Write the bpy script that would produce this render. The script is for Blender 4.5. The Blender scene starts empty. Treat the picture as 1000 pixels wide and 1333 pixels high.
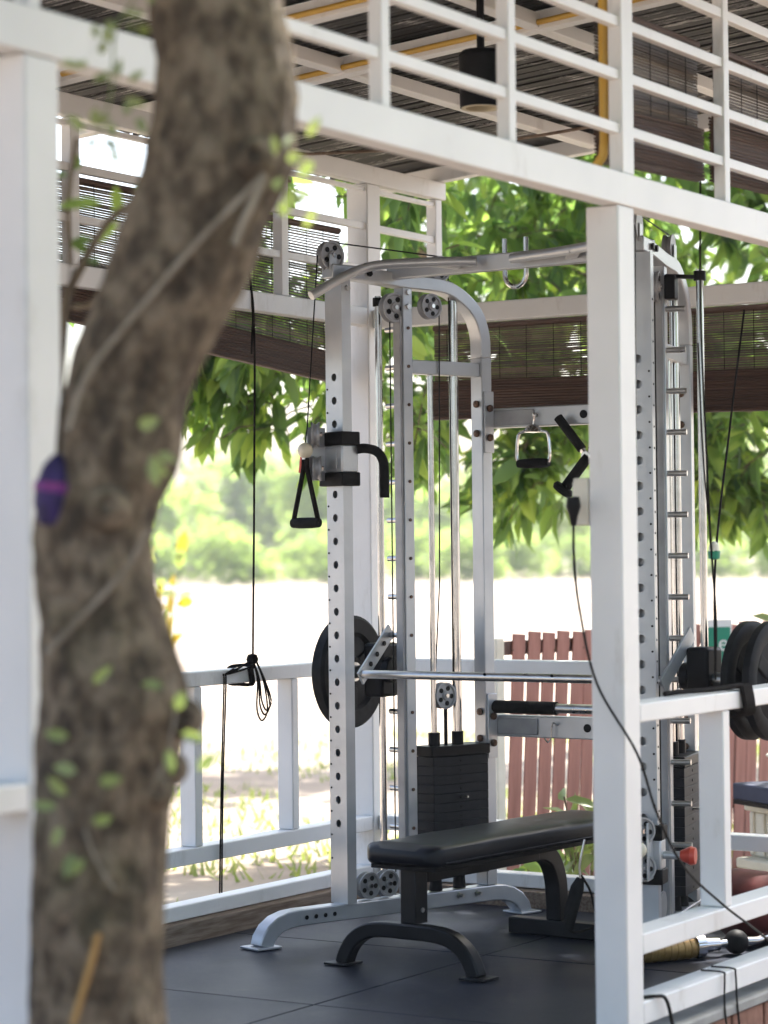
import bpy, bmesh, math, random
from mathutils import Vector, Matrix, noise
random.seed(7)
R_ = math.radians
scene = bpy.context.scene
col = scene.collection

# ------------------------------------------------------------------ camera
cam_d = bpy.data.cameras.new('camera'); cam = bpy.data.objects.new('camera', cam_d); col.objects.link(cam)
cam.matrix_world = Matrix.Translation((0, 0, 1.30)) @ Matrix.Rotation(R_(90.994), 4, 'X') @ Matrix.Rotation(R_(-.63), 4, 'Z')
cam_d.sensor_fit = 'VERTICAL'; cam_d.sensor_height = 36; cam_d.lens = 86.4
cam_d.clip_start = .1; cam_d.clip_end = 1500
cam_d.dof.use_dof = True; cam_d.dof.focus_distance = 8.3; cam_d.dof.aperture_fstop = 2.7
scene.camera = cam
scene.render.resolution_x = 768; scene.render.resolution_y = 1024

# ------------------------------------------------------------------ sky, sun, exposure
SUN_EL, SUN_AZ = 58, 28          # azimuth measured from +Y towards +X
w = bpy.data.worlds.new('World'); scene.world = w; w.use_nodes = True
nt = w.node_tree; nt.nodes.clear()
sky = nt.nodes.new('ShaderNodeTexSky'); sky.sky_type = 'NISHITA'; sky.sun_disc = False
sky.sun_elevation = R_(SUN_EL); sky.sun_rotation = R_(SUN_AZ); sky.air_density = 1.0; sky.dust_density = 4.0; sky.ozone_density = 1.0
bg = nt.nodes.new('ShaderNodeBackground'); bg.inputs['Strength'].default_value = .15
wo = nt.nodes.new('ShaderNodeOutputWorld')
nt.links.new(sky.outputs[0], bg.inputs[0]); nt.links.new(bg.outputs[0], wo.inputs[0])
sd = bpy.data.lights.new('sun', 'SUN'); sd.energy = 4.5; sd.angle = R_(.53); sd.color = (1, .955, .89)
sun = bpy.data.objects.new('sun', sd); col.objects.link(sun)
sv = Vector((math.sin(R_(SUN_AZ))*math.cos(R_(SUN_EL)), math.cos(R_(SUN_AZ))*math.cos(R_(SUN_EL)), math.sin(R_(SUN_EL))))
sun.rotation_euler = sv.to_track_quat('Z', 'Y').to_euler(); sun.location = sv*60
vs = scene.view_settings
vs.view_transform = 'Standard'; vs.look = 'None'; vs.gamma = 1; vs.use_curve_mapping = False
vs.exposure = 1.75

# ------------------------------------------------------------------ materials
def nodes(name):
    m = bpy.data.materials.new(name); m.use_nodes = True; n = m.node_tree; n.nodes.clear()
    o = n.nodes.new('ShaderNodeOutputMaterial'); b = n.nodes.new('ShaderNodeBsdfPrincipled')
    n.links.new(b.outputs[0], o.inputs[0]); return m, n, b, o
def tex(n, kind='Noise', scale=5, detail=4, stretch=(1, 1, 1), coord='Object', rough=.55):
    tc = n.nodes.new('ShaderNodeTexCoord'); mp = n.nodes.new('ShaderNodeMapping'); mp.inputs['Scale'].default_value = stretch
    n.links.new(tc.outputs[coord], mp.inputs[0]); t = n.nodes.new('ShaderNodeTex'+kind); t.inputs['Scale'].default_value = scale
    if kind == 'Noise': t.inputs['Detail'].default_value = detail; t.inputs['Roughness'].default_value = rough
    n.links.new(mp.outputs[0], t.inputs['Vector']); return t
def ramp(n, fac, stops):
    r = n.nodes.new('ShaderNodeValToRGB'); e = r.color_ramp.elements
    while len(e) < len(stops): e.new(.5)
    for i, (p, c) in enumerate(stops): e[i].position = p; e[i].color = (*c, 1)
    n.links.new(fac, r.inputs[0]); return r.outputs[0]
def bump(n, b, h, s=.3, d=.01):
    k = n.nodes.new('ShaderNodeBump'); k.inputs['Strength'].default_value = s; k.inputs['Distance'].default_value = d
    n.links.new(h, k.inputs['Height']); n.links.new(k.outputs[0], b.inputs['Normal'])
def mat(name, c1, c2=None, scale=6, rough=.5, metal=0, stretch=(1, 1, 1), bs=0, bd=.004, bscale=None, lo=.35, hi=.65, spec=.5, coat=0, rr=.0):
    m, n, b, o = nodes(name); b.inputs['Roughness'].default_value = rough; b.inputs['Metallic'].default_value = metal
    b.inputs['Specular IOR Level'].default_value = spec; b.inputs['Coat Weight'].default_value = coat
    t = tex(n, 'Noise', scale, 5, stretch)
    n.links.new(ramp(n, t.outputs[0], [(lo, c1), (hi, c2 or c1)]), b.inputs['Base Color'])
    if rr:
        q = n.nodes.new('ShaderNodeMapRange'); q.inputs['To Min'].default_value = rough-rr; q.inputs['To Max'].default_value = rough+rr
        n.links.new(t.outputs[0], q.inputs[0]); n.links.new(q.outputs[0], b.inputs['Roughness'])
    if bs:
        t2 = tex(n, 'Noise', bscale or scale*4, 5, stretch); bump(n, b, t2.outputs[0], bs, bd)
    return m
M = {}
def white_paint():
    m, n, b, o = nodes('white_paint'); b.inputs['Roughness'].default_value = .42
    t = tex(n, 'Noise', 3, 6); t2 = tex(n, 'Noise', 40, 3); t3 = tex(n, 'Noise', 7, 8, (1, 1, .3), rough=.75)
    base = ramp(n, t.outputs[0], [(.3, (.70, .70, .695)), (.7, (.79, .785, .775))])
    mx = n.nodes.new('ShaderNodeMixRGB'); mx.inputs['Color2'].default_value = (.36, .32, .26, 1)
    f = ramp(n, t3.outputs[0], [(.57, (0, 0, 0)), (.8, (.6, .6, .6))])
    n.links.new(f, mx.inputs[0]); n.links.new(base, mx.inputs[1]); n.links.new(mx.outputs[0], b.inputs['Base Color'])
    bump(n, b, t2.outputs[0], .08, .002); return m
M['white'] = white_paint()
M['silver'] = mat('silver_powder_coat', (.40, .42, .45), (.50, .52, .54), 5, .34, .55, bs=.05, bscale=180, bd=.0006, rr=.06)
M['plate_grey'] = mat('grey_plate', (.24, .245, .26), (.34, .345, .355), 9, .42, .3)
M['chrome'] = mat('chrome', (.62, .61, .6), (.72, .71, .7), 20, .16, 1, rr=.06)
M['steel'] = mat('worn_steel', (.48, .47, .46), (.6, .59, .57), 18, .3, 1, rr=.1)
M['black'] = mat('black_plastic', (.006, .006, .007), (.012, .012, .014), 14, .42, spec=.12)
M['rubber'] = mat('black_rubber', (.008, .008, .009), (.016, .016, .018), 25, .55, bs=.15, bd=.001, bscale=120, spec=.12)
M['foam'] = mat('black_foam', (.008, .008, .009), (.016, .016, .017), 40, .8, bs=.3, bd=.001, bscale=200, spec=.12)
M['vinyl'] = mat('black_vinyl', (.006, .007, .010), (.011, .012, .017), 6, .36, bs=.12, bd=.0012, bscale=60, rr=.08, spec=.22)
M['frame_black'] = mat('black_powder_coat', (.007, .0075, .009), (.013, .0135, .016), 12, .36, bs=.06, bd=.0006, bscale=150, rr=.08, spec=.22)
M['stack'] = mat('weight_iron', (.014, .0145, .017), (.026, .027, .031), 12, .5, 0, spec=.12)
M['bolt'] = mat('rusty_bolt', (.05, .035, .028), (.16, .09, .06), 90, .6, .5)
M['cord'] = mat('black_cord', (.006, .005, .005), (.014, .011, .01), 60, .8, spec=.12)
M['cable'] = mat('black_cable', (.006, .006, .006), (.012, .012, .012), 30, .5, spec=.12)
M['cream'] = mat('cream_plastic', (.62, .58, .48), (.74, .71, .62), 6, .4)
M['ivory'] = mat('ivory_ball', (.6, .55, .42), (.68, .63, .5), 10, .35)
M['red_plastic'] = mat('red_plastic', (.5, .05, .03), (.6, .08, .05), 10, .35)
M['maroon'] = mat('maroon_foam', (.10, .016, .016), (.16, .03, .028), 18, .6, bs=.2, bd=.002)
M['navy'] = mat('navy_foam', (.012, .02, .055), (.025, .035, .08), 12, .6)
M['yellow'] = mat('yellow_conduit', (.52, .30, .03), (.62, .38, .06), 8, .4)
M['green_sign'] = mat('green_sign', (.0, .20, .12), (.0, .24, .15), 4, .4)
M['lamp_inner'] = mat('lamp_inside', (.5, .44, .3), (.6, .54, .4), 8, .6)
M['brass'] = mat('bronze_grip', (.30, .18, .06), (.42, .27, .10), 30, .4, .5, stretch=(1, 1, 1))
M['purple'] = mat('purple_fabric', (.010, .006, .035), (.03, .012, .09), 40, .7)
M['pink'] = mat('pink_strap', (.10, .012, .16), (.22, .02, .12), 60, .6)
M['concrete'] = mat('concrete', (.26, .25, .23), (.36, .35, .33), 8, .85, bs=.3, bd=.004)
M['brick'] = mat('brick', (.22, .10, .065), (.32, .16, .11), 25, .85, bs=.3, bd=.003)
M['path'] = mat('added_earth_path', (.085, .06, .045), (.15, .105, .08), 3, .9, bs=.4, bd=.01)
M['old_wood'] = mat('weathered_plank', (.14, .09, .06), (.26, .2, .15), 8, .8, stretch=(1, 12, 12), bs=.3, bd=.003)
M['red_wood'] = mat('red_fence_paint', (.26, .098, .072), (.38, .16, .122), 4, .6, stretch=(6, 6, .8), bs=.25, bd=.003, bscale=12)
M['dark_wood'] = mat('dark_fence_rail', (.06, .028, .022), (.11, .05, .04), 5, .7, stretch=(6, 6, 1))
M['vine_stem'] = mat('vine_stem', (.17, .14, .10), (.30, .26, .2), 20, .8)
M['twig'] = mat('twig_bark', (.10, .075, .05), (.2, .15, .1), 15, .85, bs=.3)
M['orange_leaf'] = mat('orange_leaf', (.5, .2, .02), (.55, .3, .04), 8, .5)
def mat_mats():
    m, n, b, o = nodes('rubber_mat'); b.inputs['Roughness'].default_value = .42; b.inputs['Specular IOR Level'].default_value = .16
    t = tex(n, 'Noise', 2.2, 8, rough=.7); t2 = tex(n, 'Noise', 260, 2); t3 = tex(n, 'Voronoi', 48); t4 = tex(n, 'Noise', 9, 6, rough=.7)
    base = ramp(n, t.outputs[0], [(.3, (.006, .008, .016)), (.72, (.018, .024, .042))])
    mx = n.nodes.new('ShaderNodeMixRGB'); mx.inputs['Color2'].default_value = (.09, .085, .075, 1)
    n.links.new(ramp(n, t4.outputs[0], [(.52, (0, 0, 0)), (.75, (.42, .42, .42))]), mx.inputs[0]); n.links.new(base, mx.inputs[1])
    m2 = n.nodes.new('ShaderNodeMixRGB'); m2.inputs['Color2'].default_value = (.3, .29, .27, 1)
    n.links.new(ramp(n, t3.outputs['Distance'], [(.0, (.9, .9, .9)), (.085, (0, 0, 0))]), m2.inputs[0]); n.links.new(mx.outputs[0], m2.inputs[1])
    n.links.new(m2.outputs[0], b.inputs['Base Color'])
    q = n.nodes.new('ShaderNodeMapRange'); q.inputs['To Min'].default_value = .3; q.inputs['To Max'].default_value = .6
    n.links.new(t.outputs[0], q.inputs[0]); n.links.new(q.outputs[0], b.inputs['Roughness'])
    bump(n, b, t2.outputs[0], .25, .0015); return m
M['mat'] = mat_mats()
def mat_bark():
    m, n, b, o = nodes('bark'); b.inputs['Roughness'].default_value = .9
    t = tex(n, 'Noise', 24, 8, (1, 1, .75), rough=.62); t2 = tex(n, 'Noise', 3.2, 5); t3 = tex(n, 'Noise', 38, 6, (1, 1, .4), rough=.7)
    c = ramp(n, t.outputs[0], [(.36, (.06, .043, .028)), (.48, (.145, .107, .069)), (.62, (.31, .243, .165))])
    mx = n.nodes.new('ShaderNodeMixRGB'); mx.inputs['Color2'].default_value = (.16, .17, .07, 1)
    n.links.new(ramp(n, t2.outputs[0], [(.55, (0, 0, 0)), (.75, (.5, .5, .5))]), mx.inputs[0]); n.links.new(c, mx.inputs[1])
    n.links.new(mx.outputs[0], b.inputs['Base Color'])
    ad = n.nodes.new('ShaderNodeMath'); ad.operation = 'ADD'; n.links.new(t.outputs[0], ad.inputs[0]); n.links.new(t3.outputs[0], ad.inputs[1])
    bump(n, b, ad.outputs[0], 1.0, .035); return m
M['bark'] = mat_bark()
def mat_leaf(name, ca, cb, cc, tr=.35, rough=.38):
    m, n, b, o = nodes(name); b.inputs['Roughness'].default_value = rough
    g = n.nodes.new('ShaderNodeNewGeometry'); oi = n.nodes.new('ShaderNodeObjectInfo')
    ad = n.nodes.new('ShaderNodeMath'); ad.operation = 'ADD'; n.links.new(g.outputs['Random Per Island'], ad.inputs[0]); n.links.new(oi.outputs['Random'], ad.inputs[1])
    fr = n.nodes.new('ShaderNodeMath'); fr.operation = 'FRACT'; n.links.new(ad.outputs[0], fr.inputs[0])
    c = ramp(n, fr.outputs[0], [(.0, ca), (.55, cb), (1, cc)]); n.links.new(c, b.inputs['Base Color'])
    t = n.nodes.new('ShaderNodeBsdfTranslucent')
    hs = n.nodes.new('ShaderNodeMixRGB'); hs.blend_type = 'MULTIPLY'; hs.inputs[0].default_value = 1; hs.inputs['Color2'].default_value = (2.6, 2.75, 1.3, 1)
    n.links.new(c, hs.inputs[1]); n.links.new(hs.outputs[0], t.inputs[0])
    mx = n.nodes.new('ShaderNodeMixShader'); mx.inputs[0].default_value = tr
    n.links.new(b.outputs[0], mx.inputs[1]); n.links.new(t.outputs[0], mx.inputs[2]); n.links.new(mx.outputs[0], o.inputs[0]); return m
M['leaf'] = mat_leaf('leaf_broad', (.065, .11, .065), (.115, .18, .075), (.2, .26, .09), .6)
M['leaf_young'] = mat_leaf('leaf_young', (.14, .18, .08), (.18, .22, .10), (.22, .25, .12), .35)
M['leaf_far'] = mat_leaf('leaf_far', (.13, .18, .08), (.17, .22, .10), (.22, .26, .12), .6, .6)  # paler leaf: lightening by distant haze put into the colour
M['leaf_yellow'] = mat_leaf('leaf_yellow', (.32, .22, .02), (.36, .26, .03), (.32, .26, .05), .3)
M['grass'] = mat_leaf('grass_blades', (.15, .19, .07), (.2, .24, .09), (.28, .28, .13), .3, .6)
def mat_ground():
    m, n, b, o = nodes('dry_soil'); b.inputs['Roughness'].default_value = .95
    t = tex(n, 'Noise', .11, 9, (.5, 1.6, 1), rough=.7); t2 = tex(n, 'Noise', 3, 6)
    c = ramp(n, t.outputs[0], [(.33, (.20, .15, .105)), (.47, (.34, .275, .21)), (.62, (.42, .36, .29))])
    mx = n.nodes.new('ShaderNodeMixRGB'); mx.blend_type = 'MULTIPLY'; mx.inputs[0].default_value = .2
    n.links.new(t2.outputs[0], mx.inputs[2]); n.links.new(c, mx.inputs[1]); n.links.new(mx.outputs[0], b.inputs['Base Color'])
    bump(n, b, t2.outputs[0], .4, .05); return m
M['soil'] = mat_ground()
def mat_bamboo(name, c1, c2, c3, st, tr=0):
    m, n, b, o = nodes(name); b.inputs['Roughness'].default_value = .6
    t = tex(n, 'Noise', 10, 6, st, rough=.7); g = n.nodes.new('ShaderNodeNewGeometry')
    ad = n.nodes.new('ShaderNodeMath'); ad.operation = 'MULTIPLY_ADD'; ad.inputs[1].default_value = .35; n.links.new(g.outputs['Random Per Island'], ad.inputs[0]); n.links.new(t.outputs[0], ad.inputs[2])
    n.links.new(ramp(n, ad.outputs[0], [(.4, c1), (.65, c2), (.9, c3)]), b.inputs['Base Color'])
    if tr:
        tb = n.nodes.new('ShaderNodeBsdfTranslucent'); tb.inputs[0].default_value = (*c3, 1); mx = n.nodes.new('ShaderNodeMixShader'); mx.inputs[0].default_value = tr
        n.links.new(b.outputs[0], mx.inputs[1]); n.links.new(tb.outputs[0], mx.inputs[2]); n.links.new(mx.outputs[0], o.inputs[0])
    return m
M['blind'] = mat_bamboo('bamboo_blind', (.035, .025, .017), (.075, .053, .037), (.14, .10, .066), (.6, 1, 12))
M['bundle'] = mat_bamboo('bamboo_bundle', (.018, .008, .005), (.05, .022, .014), (.085, .042, .025), (.6, 1, 18))
def mat_slat():
    m, n, b, o = nodes('roof_slat'); b.inputs['Roughness'].default_value = .65
    t = tex(n, 'Noise', 5, 8, (16, 1.8, 16), rough=.8); oi = n.nodes.new('ShaderNodeObjectInfo')
    ad = n.nodes.new('ShaderNodeMath'); ad.operation = 'MULTIPLY_ADD'; ad.inputs[1].default_value = .22; n.links.new(oi.outputs['Random'], ad.inputs[0]); n.links.new(t.outputs[0], ad.inputs[2])
    n.links.new(ramp(n, ad.outputs[0], [(.66, (.011, .010, .011)), (.71, (.07, .066, .062)), (.755, (.42, .41, .40))]), b.inputs['Base Color']); return m
M['slat'] = mat_slat()
M['roof_sheet'] = mat('roof_sheet', (.03, .03, .032), (.05, .05, .05), 5, .6)

# ------------------------------------------------------------------ mesh builder
class MB:
    def __init__(s, T=None): s.v = []; s.f = []; s.T = T
    def add(s, vs, fs):
        o = len(s.v)
        s.v += [s.T(*p) if s.T else tuple(p) for p in vs]; s.f += [tuple(o+i for i in f) for f in fs]; return s
    def box(s, a, b):
        (x0, y0, z0), (x1, y1, z1) = a, b
        return s.add([(x0,y0,z0),(x1,y0,z0),(x1,y1,z0),(x0,y1,z0),(x0,y0,z1),(x1,y0,z1),(x1,y1,z1),(x0,y1,z1)],
                     [(0,3,2,1),(4,5,6,7),(0,1,5,4),(1,2,6,5),(2,3,7,6),(3,0,4,7)])
    def sweep(s, pts, prof, up=(0, 0, 1), caps=True):
        """prof: list of (a,b) or function i->list; a along side, b along up"""
        P = [Vector(p) for p in pts]; n = len(P); rings = []
        for i in range(n):
            d = (P[min(i+1, n-1)]-P[max(i-1, 0)]).normalized()
            u = Vector(up); sd = d.cross(u)
            if sd.length < 1e-4: sd = d.cross(Vector((1, 0, 0)))
            sd.normalize(); uu = sd.cross(d).normalized()
            pr = prof(i) if callable(prof) else prof
            rings.append([P[i]+sd*a+uu*b for a, b in pr])
        k = len(rings[0]); vs = [tuple(q) for r in rings for q in r]; fs = []
        for i in range(n-1):
            for j in range(k):
                fs.append((i*k+j, i*k+(j+1) % k, (i+1)*k+(j+1) % k, (i+1)*k+j))
        if caps: fs.append(tuple(range(k-1, -1, -1))); fs.append(tuple((n-1)*k+j for j in range(k)))
        return s.add(vs, fs)
    def tube(s, pts, r, n=10, caps=True, up=(0.13, .2, 1)):
        c = [(math.cos(2*math.pi*j/n), math.sin(2*math.pi*j/n)) for j in range(n)]
        if callable(r): return s.sweep(pts, lambda i: [(a*r(i), b*r(i)) for a, b in c], up, caps)
        return s.sweep(pts, [(a*r, b*r) for a, b in c], up, caps)
    def bar(s, pts, w, h, up=(0, 0, 1)):
        return s.sweep(pts, [(-w/2, -h/2), (w/2, -h/2), (w/2, h/2), (-w/2, h/2)], up)
    def lathe(s, prof, o, ax, n=24):
        """prof: list of (radius, along); closed with caps where r=0"""
        ax = Vector(ax).normalized(); t = ax.orthogonal().normalized(); q = ax.cross(t); o = Vector(o)
        vs = []; fs = []; idx = []
        for r, h in prof:
            if r < 1e-6: idx.append([len(vs)]); vs.append(tuple(o+ax*h))
            else:
                idx.append(list(range(len(vs), len(vs)+n)))
                vs += [tuple(o+ax*h+(t*math.cos(2*math.pi*j/n)+q*math.sin(2*math.pi*j/n))*r) for j in range(n)]
        for A, B in zip(idx, idx[1:]):
            for j in range(n):
                k = (j+1) % n
                if len(A) == 1 and len(B) == 1: continue
                if len(A) == 1: fs.append((A[0], B[k], B[j]))
                elif len(B) == 1: fs.append((A[j], A[k], B[0]))
                else: fs.append((A[j], A[k], B[k], B[j]))
        return s.add(vs, fs)
    def disc(s, c, ax, r, h, n=14): return s.lathe([(0, -h/2), (r, -h/2), (r, h/2), (0, h/2)], c, ax, n)
    def mesh(s, name, smooth=35, recalc=True):
        me = bpy.data.meshes.new(name); me.from_pydata(s.v, [], s.f)
        if recalc:
            bm = bmesh.new(); bm.from_mesh(me); bmesh.ops.recalc_face_normals(bm, faces=bm.faces); bm.to_mesh(me); bm.free()
        if smooth:
            me.polygons.foreach_set('use_smooth', [True]*len(me.polygons)); me.set_sharp_from_angle(angle=R_(smooth))
        me.update(); return me
    def build(s, name, m, parent=None, bevel=0, smooth=35, label=None, kind=None, recalc=True):
        me = s.mesh(name, smooth, recalc); me.materials.append(M[m] if isinstance(m, str) else m)
        return put(name, me, parent, bevel=bevel, label=label, kind=kind)
def put(name, me, parent=None, loc=None, rot=None, bevel=0, label=None, kind=None, scale=None):
    o = bpy.data.objects.new(name, me); col.objects.link(o)
    if parent: o.parent = parent
    if loc is not None: o.location = loc
    if rot is not None: o.rotation_euler = rot
    if scale is not None: o.scale = scale
    if bevel:
        b = o.modifiers.new('bevel', 'BEVEL'); b.width = bevel; b.segments = 2; b.limit_method = 'ANGLE'; b.angle_limit = R_(40)
    if label: o['label'] = label
    if kind: o['kind'] = kind
    return o
def tag(o, label, cat, group=None):
    o['label'] = label; o['category'] = cat
    if group: o['group'] = group
    return o
def thing(name, label, cat, loc=(0, 0, 0), rz=0, group=None):
    o = bpy.data.objects.new(name, None); col.objects.link(o); o.location = loc; o.rotation_euler = (0, 0, rz); o.empty_display_size = .1
    return tag(o, label, cat, group)
def solo(name, mb, m, label, cat, org=(0, 0, 0), rz=0, group=None, bevel=0, smooth=35, kind=None):
    o = mb.build(name, m, None, bevel, smooth, None, kind); o.location = org; o.rotation_euler = (0, 0, rz)
    return tag(o, label, cat, group)
def bez(pts, n=8):
    """Catmull-Rom through pts"""
    P = [Vector(p) for p in pts]; P = [P[0]*2-P[1]]+P+[P[-1]*2-P[-2]]; out = []
    for i in range(1, len(P)-2):
        for k in range(n):
            t = k/n; a, b, c, d = P[i-1:i+3]
            out.append(.5*((2*b)+(c-a)*t+(2*a-5*b+4*c-d)*t*t+(3*b-a-3*c+d)*t**3))
    out.append(P[-2]); return out
def structure(o): o['kind'] = 'structure'; return o

# ------------------------------------------------------------------ ground
GZ = -.22
g = MB(); NX, NY = 40, 60
def gz(x, y):
    return GZ + (.10*noise.noise((x*.12, y*.12, 3)) if y > 12 else 0)
xs = [-400+20*i for i in range(41)]; ys = [-40+10*i for i in range(5)]+[4+2*i for i in range(20)]+[46+14*i for i in range(45)]
g.add([(x, y, gz(x, y)) for y in ys for x in xs], [(j*41+i, j*41+i+1, (j+1)*41+i+1, (j+1)*41+i) for j in range(len(ys)-1) for i in range(40)])
structure(g.build('ground', 'soil', smooth=180))
# grass patch behind the railing
gr = MB(); rnd = random.Random(3)
for i in range(9000):
    y = 9.9+11*rnd.random()**1.6; x = -3.2+rnd.random()*(6.8 if y > 11 else 5.0)
    if noise.noise((x*.7, y*.5, 1.2)) < -.12: continue
    if (x-.669)*-.848+(y-6.45)*.53 < 2.5 and (x-.669)*.53+(y-6.45)*.848 < 2.6: continue
    h = .03+.06*rnd.random(); a = rnd.random()*6.28; dx, dy = math.cos(a)*.012, math.sin(a)*.012; lx, ly = rnd.gauss(0, .035), rnd.gauss(0, .035)
    z = gz(x, y)
    gr.add([(x-dx, y-dy, z), (x+dx, y+dy, z), (x+lx, y+ly, z+h)], [(0, 1, 2)])
go = gr.build('grass', 'grass', smooth=0, recalc=False); tag(go, 'short green grass growing behind the white railing', 'grass'); go['kind'] = 'stuff'

# ------------------------------------------------------------------ pavilion
PV0 = Vector((.669, 6.45, 0)); PYAW = R_(58)
E1 = Vector((math.cos(PYAW), math.sin(PYAW), 0)); E2 = Vector((-math.sin(PYAW), math.cos(PYAW), 0))
def B(t, v, z): return PV0+E1*t+E2*v+Vector((0, 0, z))
pav = thing('pavilion', 'white painted open-sided gym pavilion with lattice, railings and slatted roof', 'pavilion', PV0, PYAW)
def pbox(name, a, b, bevel=.004, m='white', parent=pav): return MB().box(a, b).build(name, m, parent, bevel)
TE = 2.17
# posts
for (t, v) in ((-.1, 0), (-2.455, 0), (2.145, 0), (-4.8, 0), (2.145, 2.19), (-.25, 2.19), (-2.6, 2.19)):
    pbox('post', (t, v, GZ), (t+.095, v+.095, 2.203 if v == 0 else 2.73), .005)
# front lintel and lattice
pbox('lintel', (-5, -.003, 2.204), (2.735, .055, 2.29))
for z in (2.394, 2.535, 2.675, 2.816): pbox('lattice_rail', (-5, .012, z), (2.7, .038, z+.027), .002)
pbox('top_plate', (-5, .0, 2.925), (2.735, .05, 2.968))
for t in (-4.25, -3.65, -3.05, -2.42, -1.82, -1.224, -.647, .612, 1.22, 1.80, 2.38): pbox('lattice_upright', (t-.018, .006, 2.291), (t+.018, .041, 2.924), .003)
pbox('lattice_upright', (-.062, .003, 2.291), (.006, .043, 2.924), .003)
# back lintel, lattice, fascia
pbox('lintel', (-5, 2.193, 2.18), (2.144, 2.245, 2.25)); pbox('lintel', (TE+.003, .097, 2.172), (TE+.06, 2.188, 2.243))
for z in (2.388, 2.553, 2.700): pbox('lattice_rail', (-5, 2.202, z), (2.70, 2.226, z+(.026 if z < 2.6 else .016)), .002)
for t in (-1.4, -.82, -.2+.587, .99, 1.591): pbox('lattice_upright', (t-.022, 2.196, 2.251), (t+.022, 2.236, 2.728), .003)
pbox('lattice_upright', (2.665, 2.192, 2.36), (2.712, 2.238, 2.728), .003)
pbox('fascia', (-5, 2.185, 2.731), (2.735, 2.235, 2.80), .003)
# railings
def rail(a, b): return pbox('railing_bar', a, b, .004)
for z0, z1, k in ((.852, .902, 0), (.245, .30, 0), (.062, .112, 1)):
    rail((-5, 2.193, z0), (2.143, 2.268, z1)); rail((TE+.004, .097, z0), (TE+.08, 2.188, z1))
    zz = .010 if k else 0
    rail((-.002, .002, z0), (2.143, .088, z1+zz)); rail((-5, .002, z0), (-2.457, .088, z1))
for t in (-1.3, -.75, .42, 1.01, 1.606): pbox('baluster', (t, 2.197, .301), (t+.042, 2.264, .851), .004)
for t in (.53, 1.13, 1.7, -3.1, -3.7, -4.3): pbox('baluster', (t, .006, .301), (t+.045, .084, .851), .004)
pbox('baluster', (TE+.008, 1.16, .301), (TE+.076, 1.2, .851), .004)
# plinth under the beams
pbox('sill_plank', (-5, 2.15, GZ+.1), (2.3, 2.29, .06), .004, 'old_wood'); pbox('sill_plank', (2.12, .1, GZ+.1), (2.3, 2.149, .058), .004, 'old_wood')
pbox('plinth', (-5, -.01, .0), (2.3, .115, .03), .006, 'concrete')
bk = MB().box((-.105, -.045, -.034), (.105, .045, .034)).mesh('brick', 0); bk.materials.append(M['brick'])
for r in range(3):
    for i in range(-4, 12):
        put('brick', bk, pav, (.225*i+(.11 if r % 2 else 0), .05, -.04-.077*r), bevel=.004)
pbox('plinth_core', (-5, .03, GZ-.1), (2.28, .11, -.002), 0, 'concrete')
added_path = MB().add([(-9, -14, GZ+.005), (7, -14, GZ+.005), (7, .02, GZ+.005), (-9, .02, GZ+.005)], [(0, 1, 2, 3)]).build('path', 'path'); added_path.location = PV0; added_path.rotation_euler = (0, 0, PYAW); structure(added_path)  # unseen dark sheet, added to cut ground bounce onto the front
# roof
RS = .08
def rz_(v): return 2.802+RS*(2.19-v)
ang = -math.atan(RS)
roof = MB(); V0, V1 = -.45, 2.62
def slab(mb, t0, t1, v0, v1, lo, hi):
    mb.add([(t, v, rz_(v)+h) for h in (lo, hi) for (t, v) in ((t0, v0), (t1, v0), (t1, v1), (t0, v1))], [(0,3,2,1),(4,5,6,7),(0,1,5,4),(1,2,6,5),(2,3,7,6),(3,0,4,7)]); return mb
rf = slab(roof, -5.1, 2.85, V0, V1, .09, .10).build('roof', 'roof_sheet', pav)
for t in (-3.66, -2.38, -1.06, .22, .86, 2.685): slab(MB(), t, t+.05, V0+.02, V1-.02, 0, .06).build('rafter', 'white', pav, .003)
for v in (.74, 1.46): slab(MB(), -5, 2.68, v, v+.045, .008, .052).build('purlin', 'white', pav, .003)
L = (V1-V0)/math.cos(ang)
sl = MB().box((-.016, -L/2, -.006), (.016, L/2, .006)).mesh('slat', 0); sl.materials.append(M['slat'])
vm = (V0+V1)/2
i = 0; t = -5.0
while t < 2.8:
    put('slat', sl, rf, (t+random.uniform(-.002, .002), vm, rz_(vm)+.074+random.uniform(-.004, .004)), (ang+random.uniform(-.0015, .0015), random.uniform(-.08, .08), random.uniform(-.003, .003))); t += .0365
# floor and mats
fl = MB().box((-5, .1, GZ-.1), (2.14, 2.16, -.014)).build('floor', 'concrete'); fl.location = PV0; fl.rotation_euler = (0, 0, PYAW); structure(fl)
mt = MB().box((-.498, -.498, -.012), (.498, .498, 0)).mesh('rubber_mat', 0); mt.materials.append(M['mat'])
for i in range(7):
    for j in range(2):
        put('rubber_mat', mt, fl, (1.62-i*1.002, .62+j*1.002+.0, -.001+random.uniform(-.0006, .0006)), (0, 0, random.choice((0, R_(90), R_(180)))+random.uniform(-.001, .001)), bevel=.002)

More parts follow.
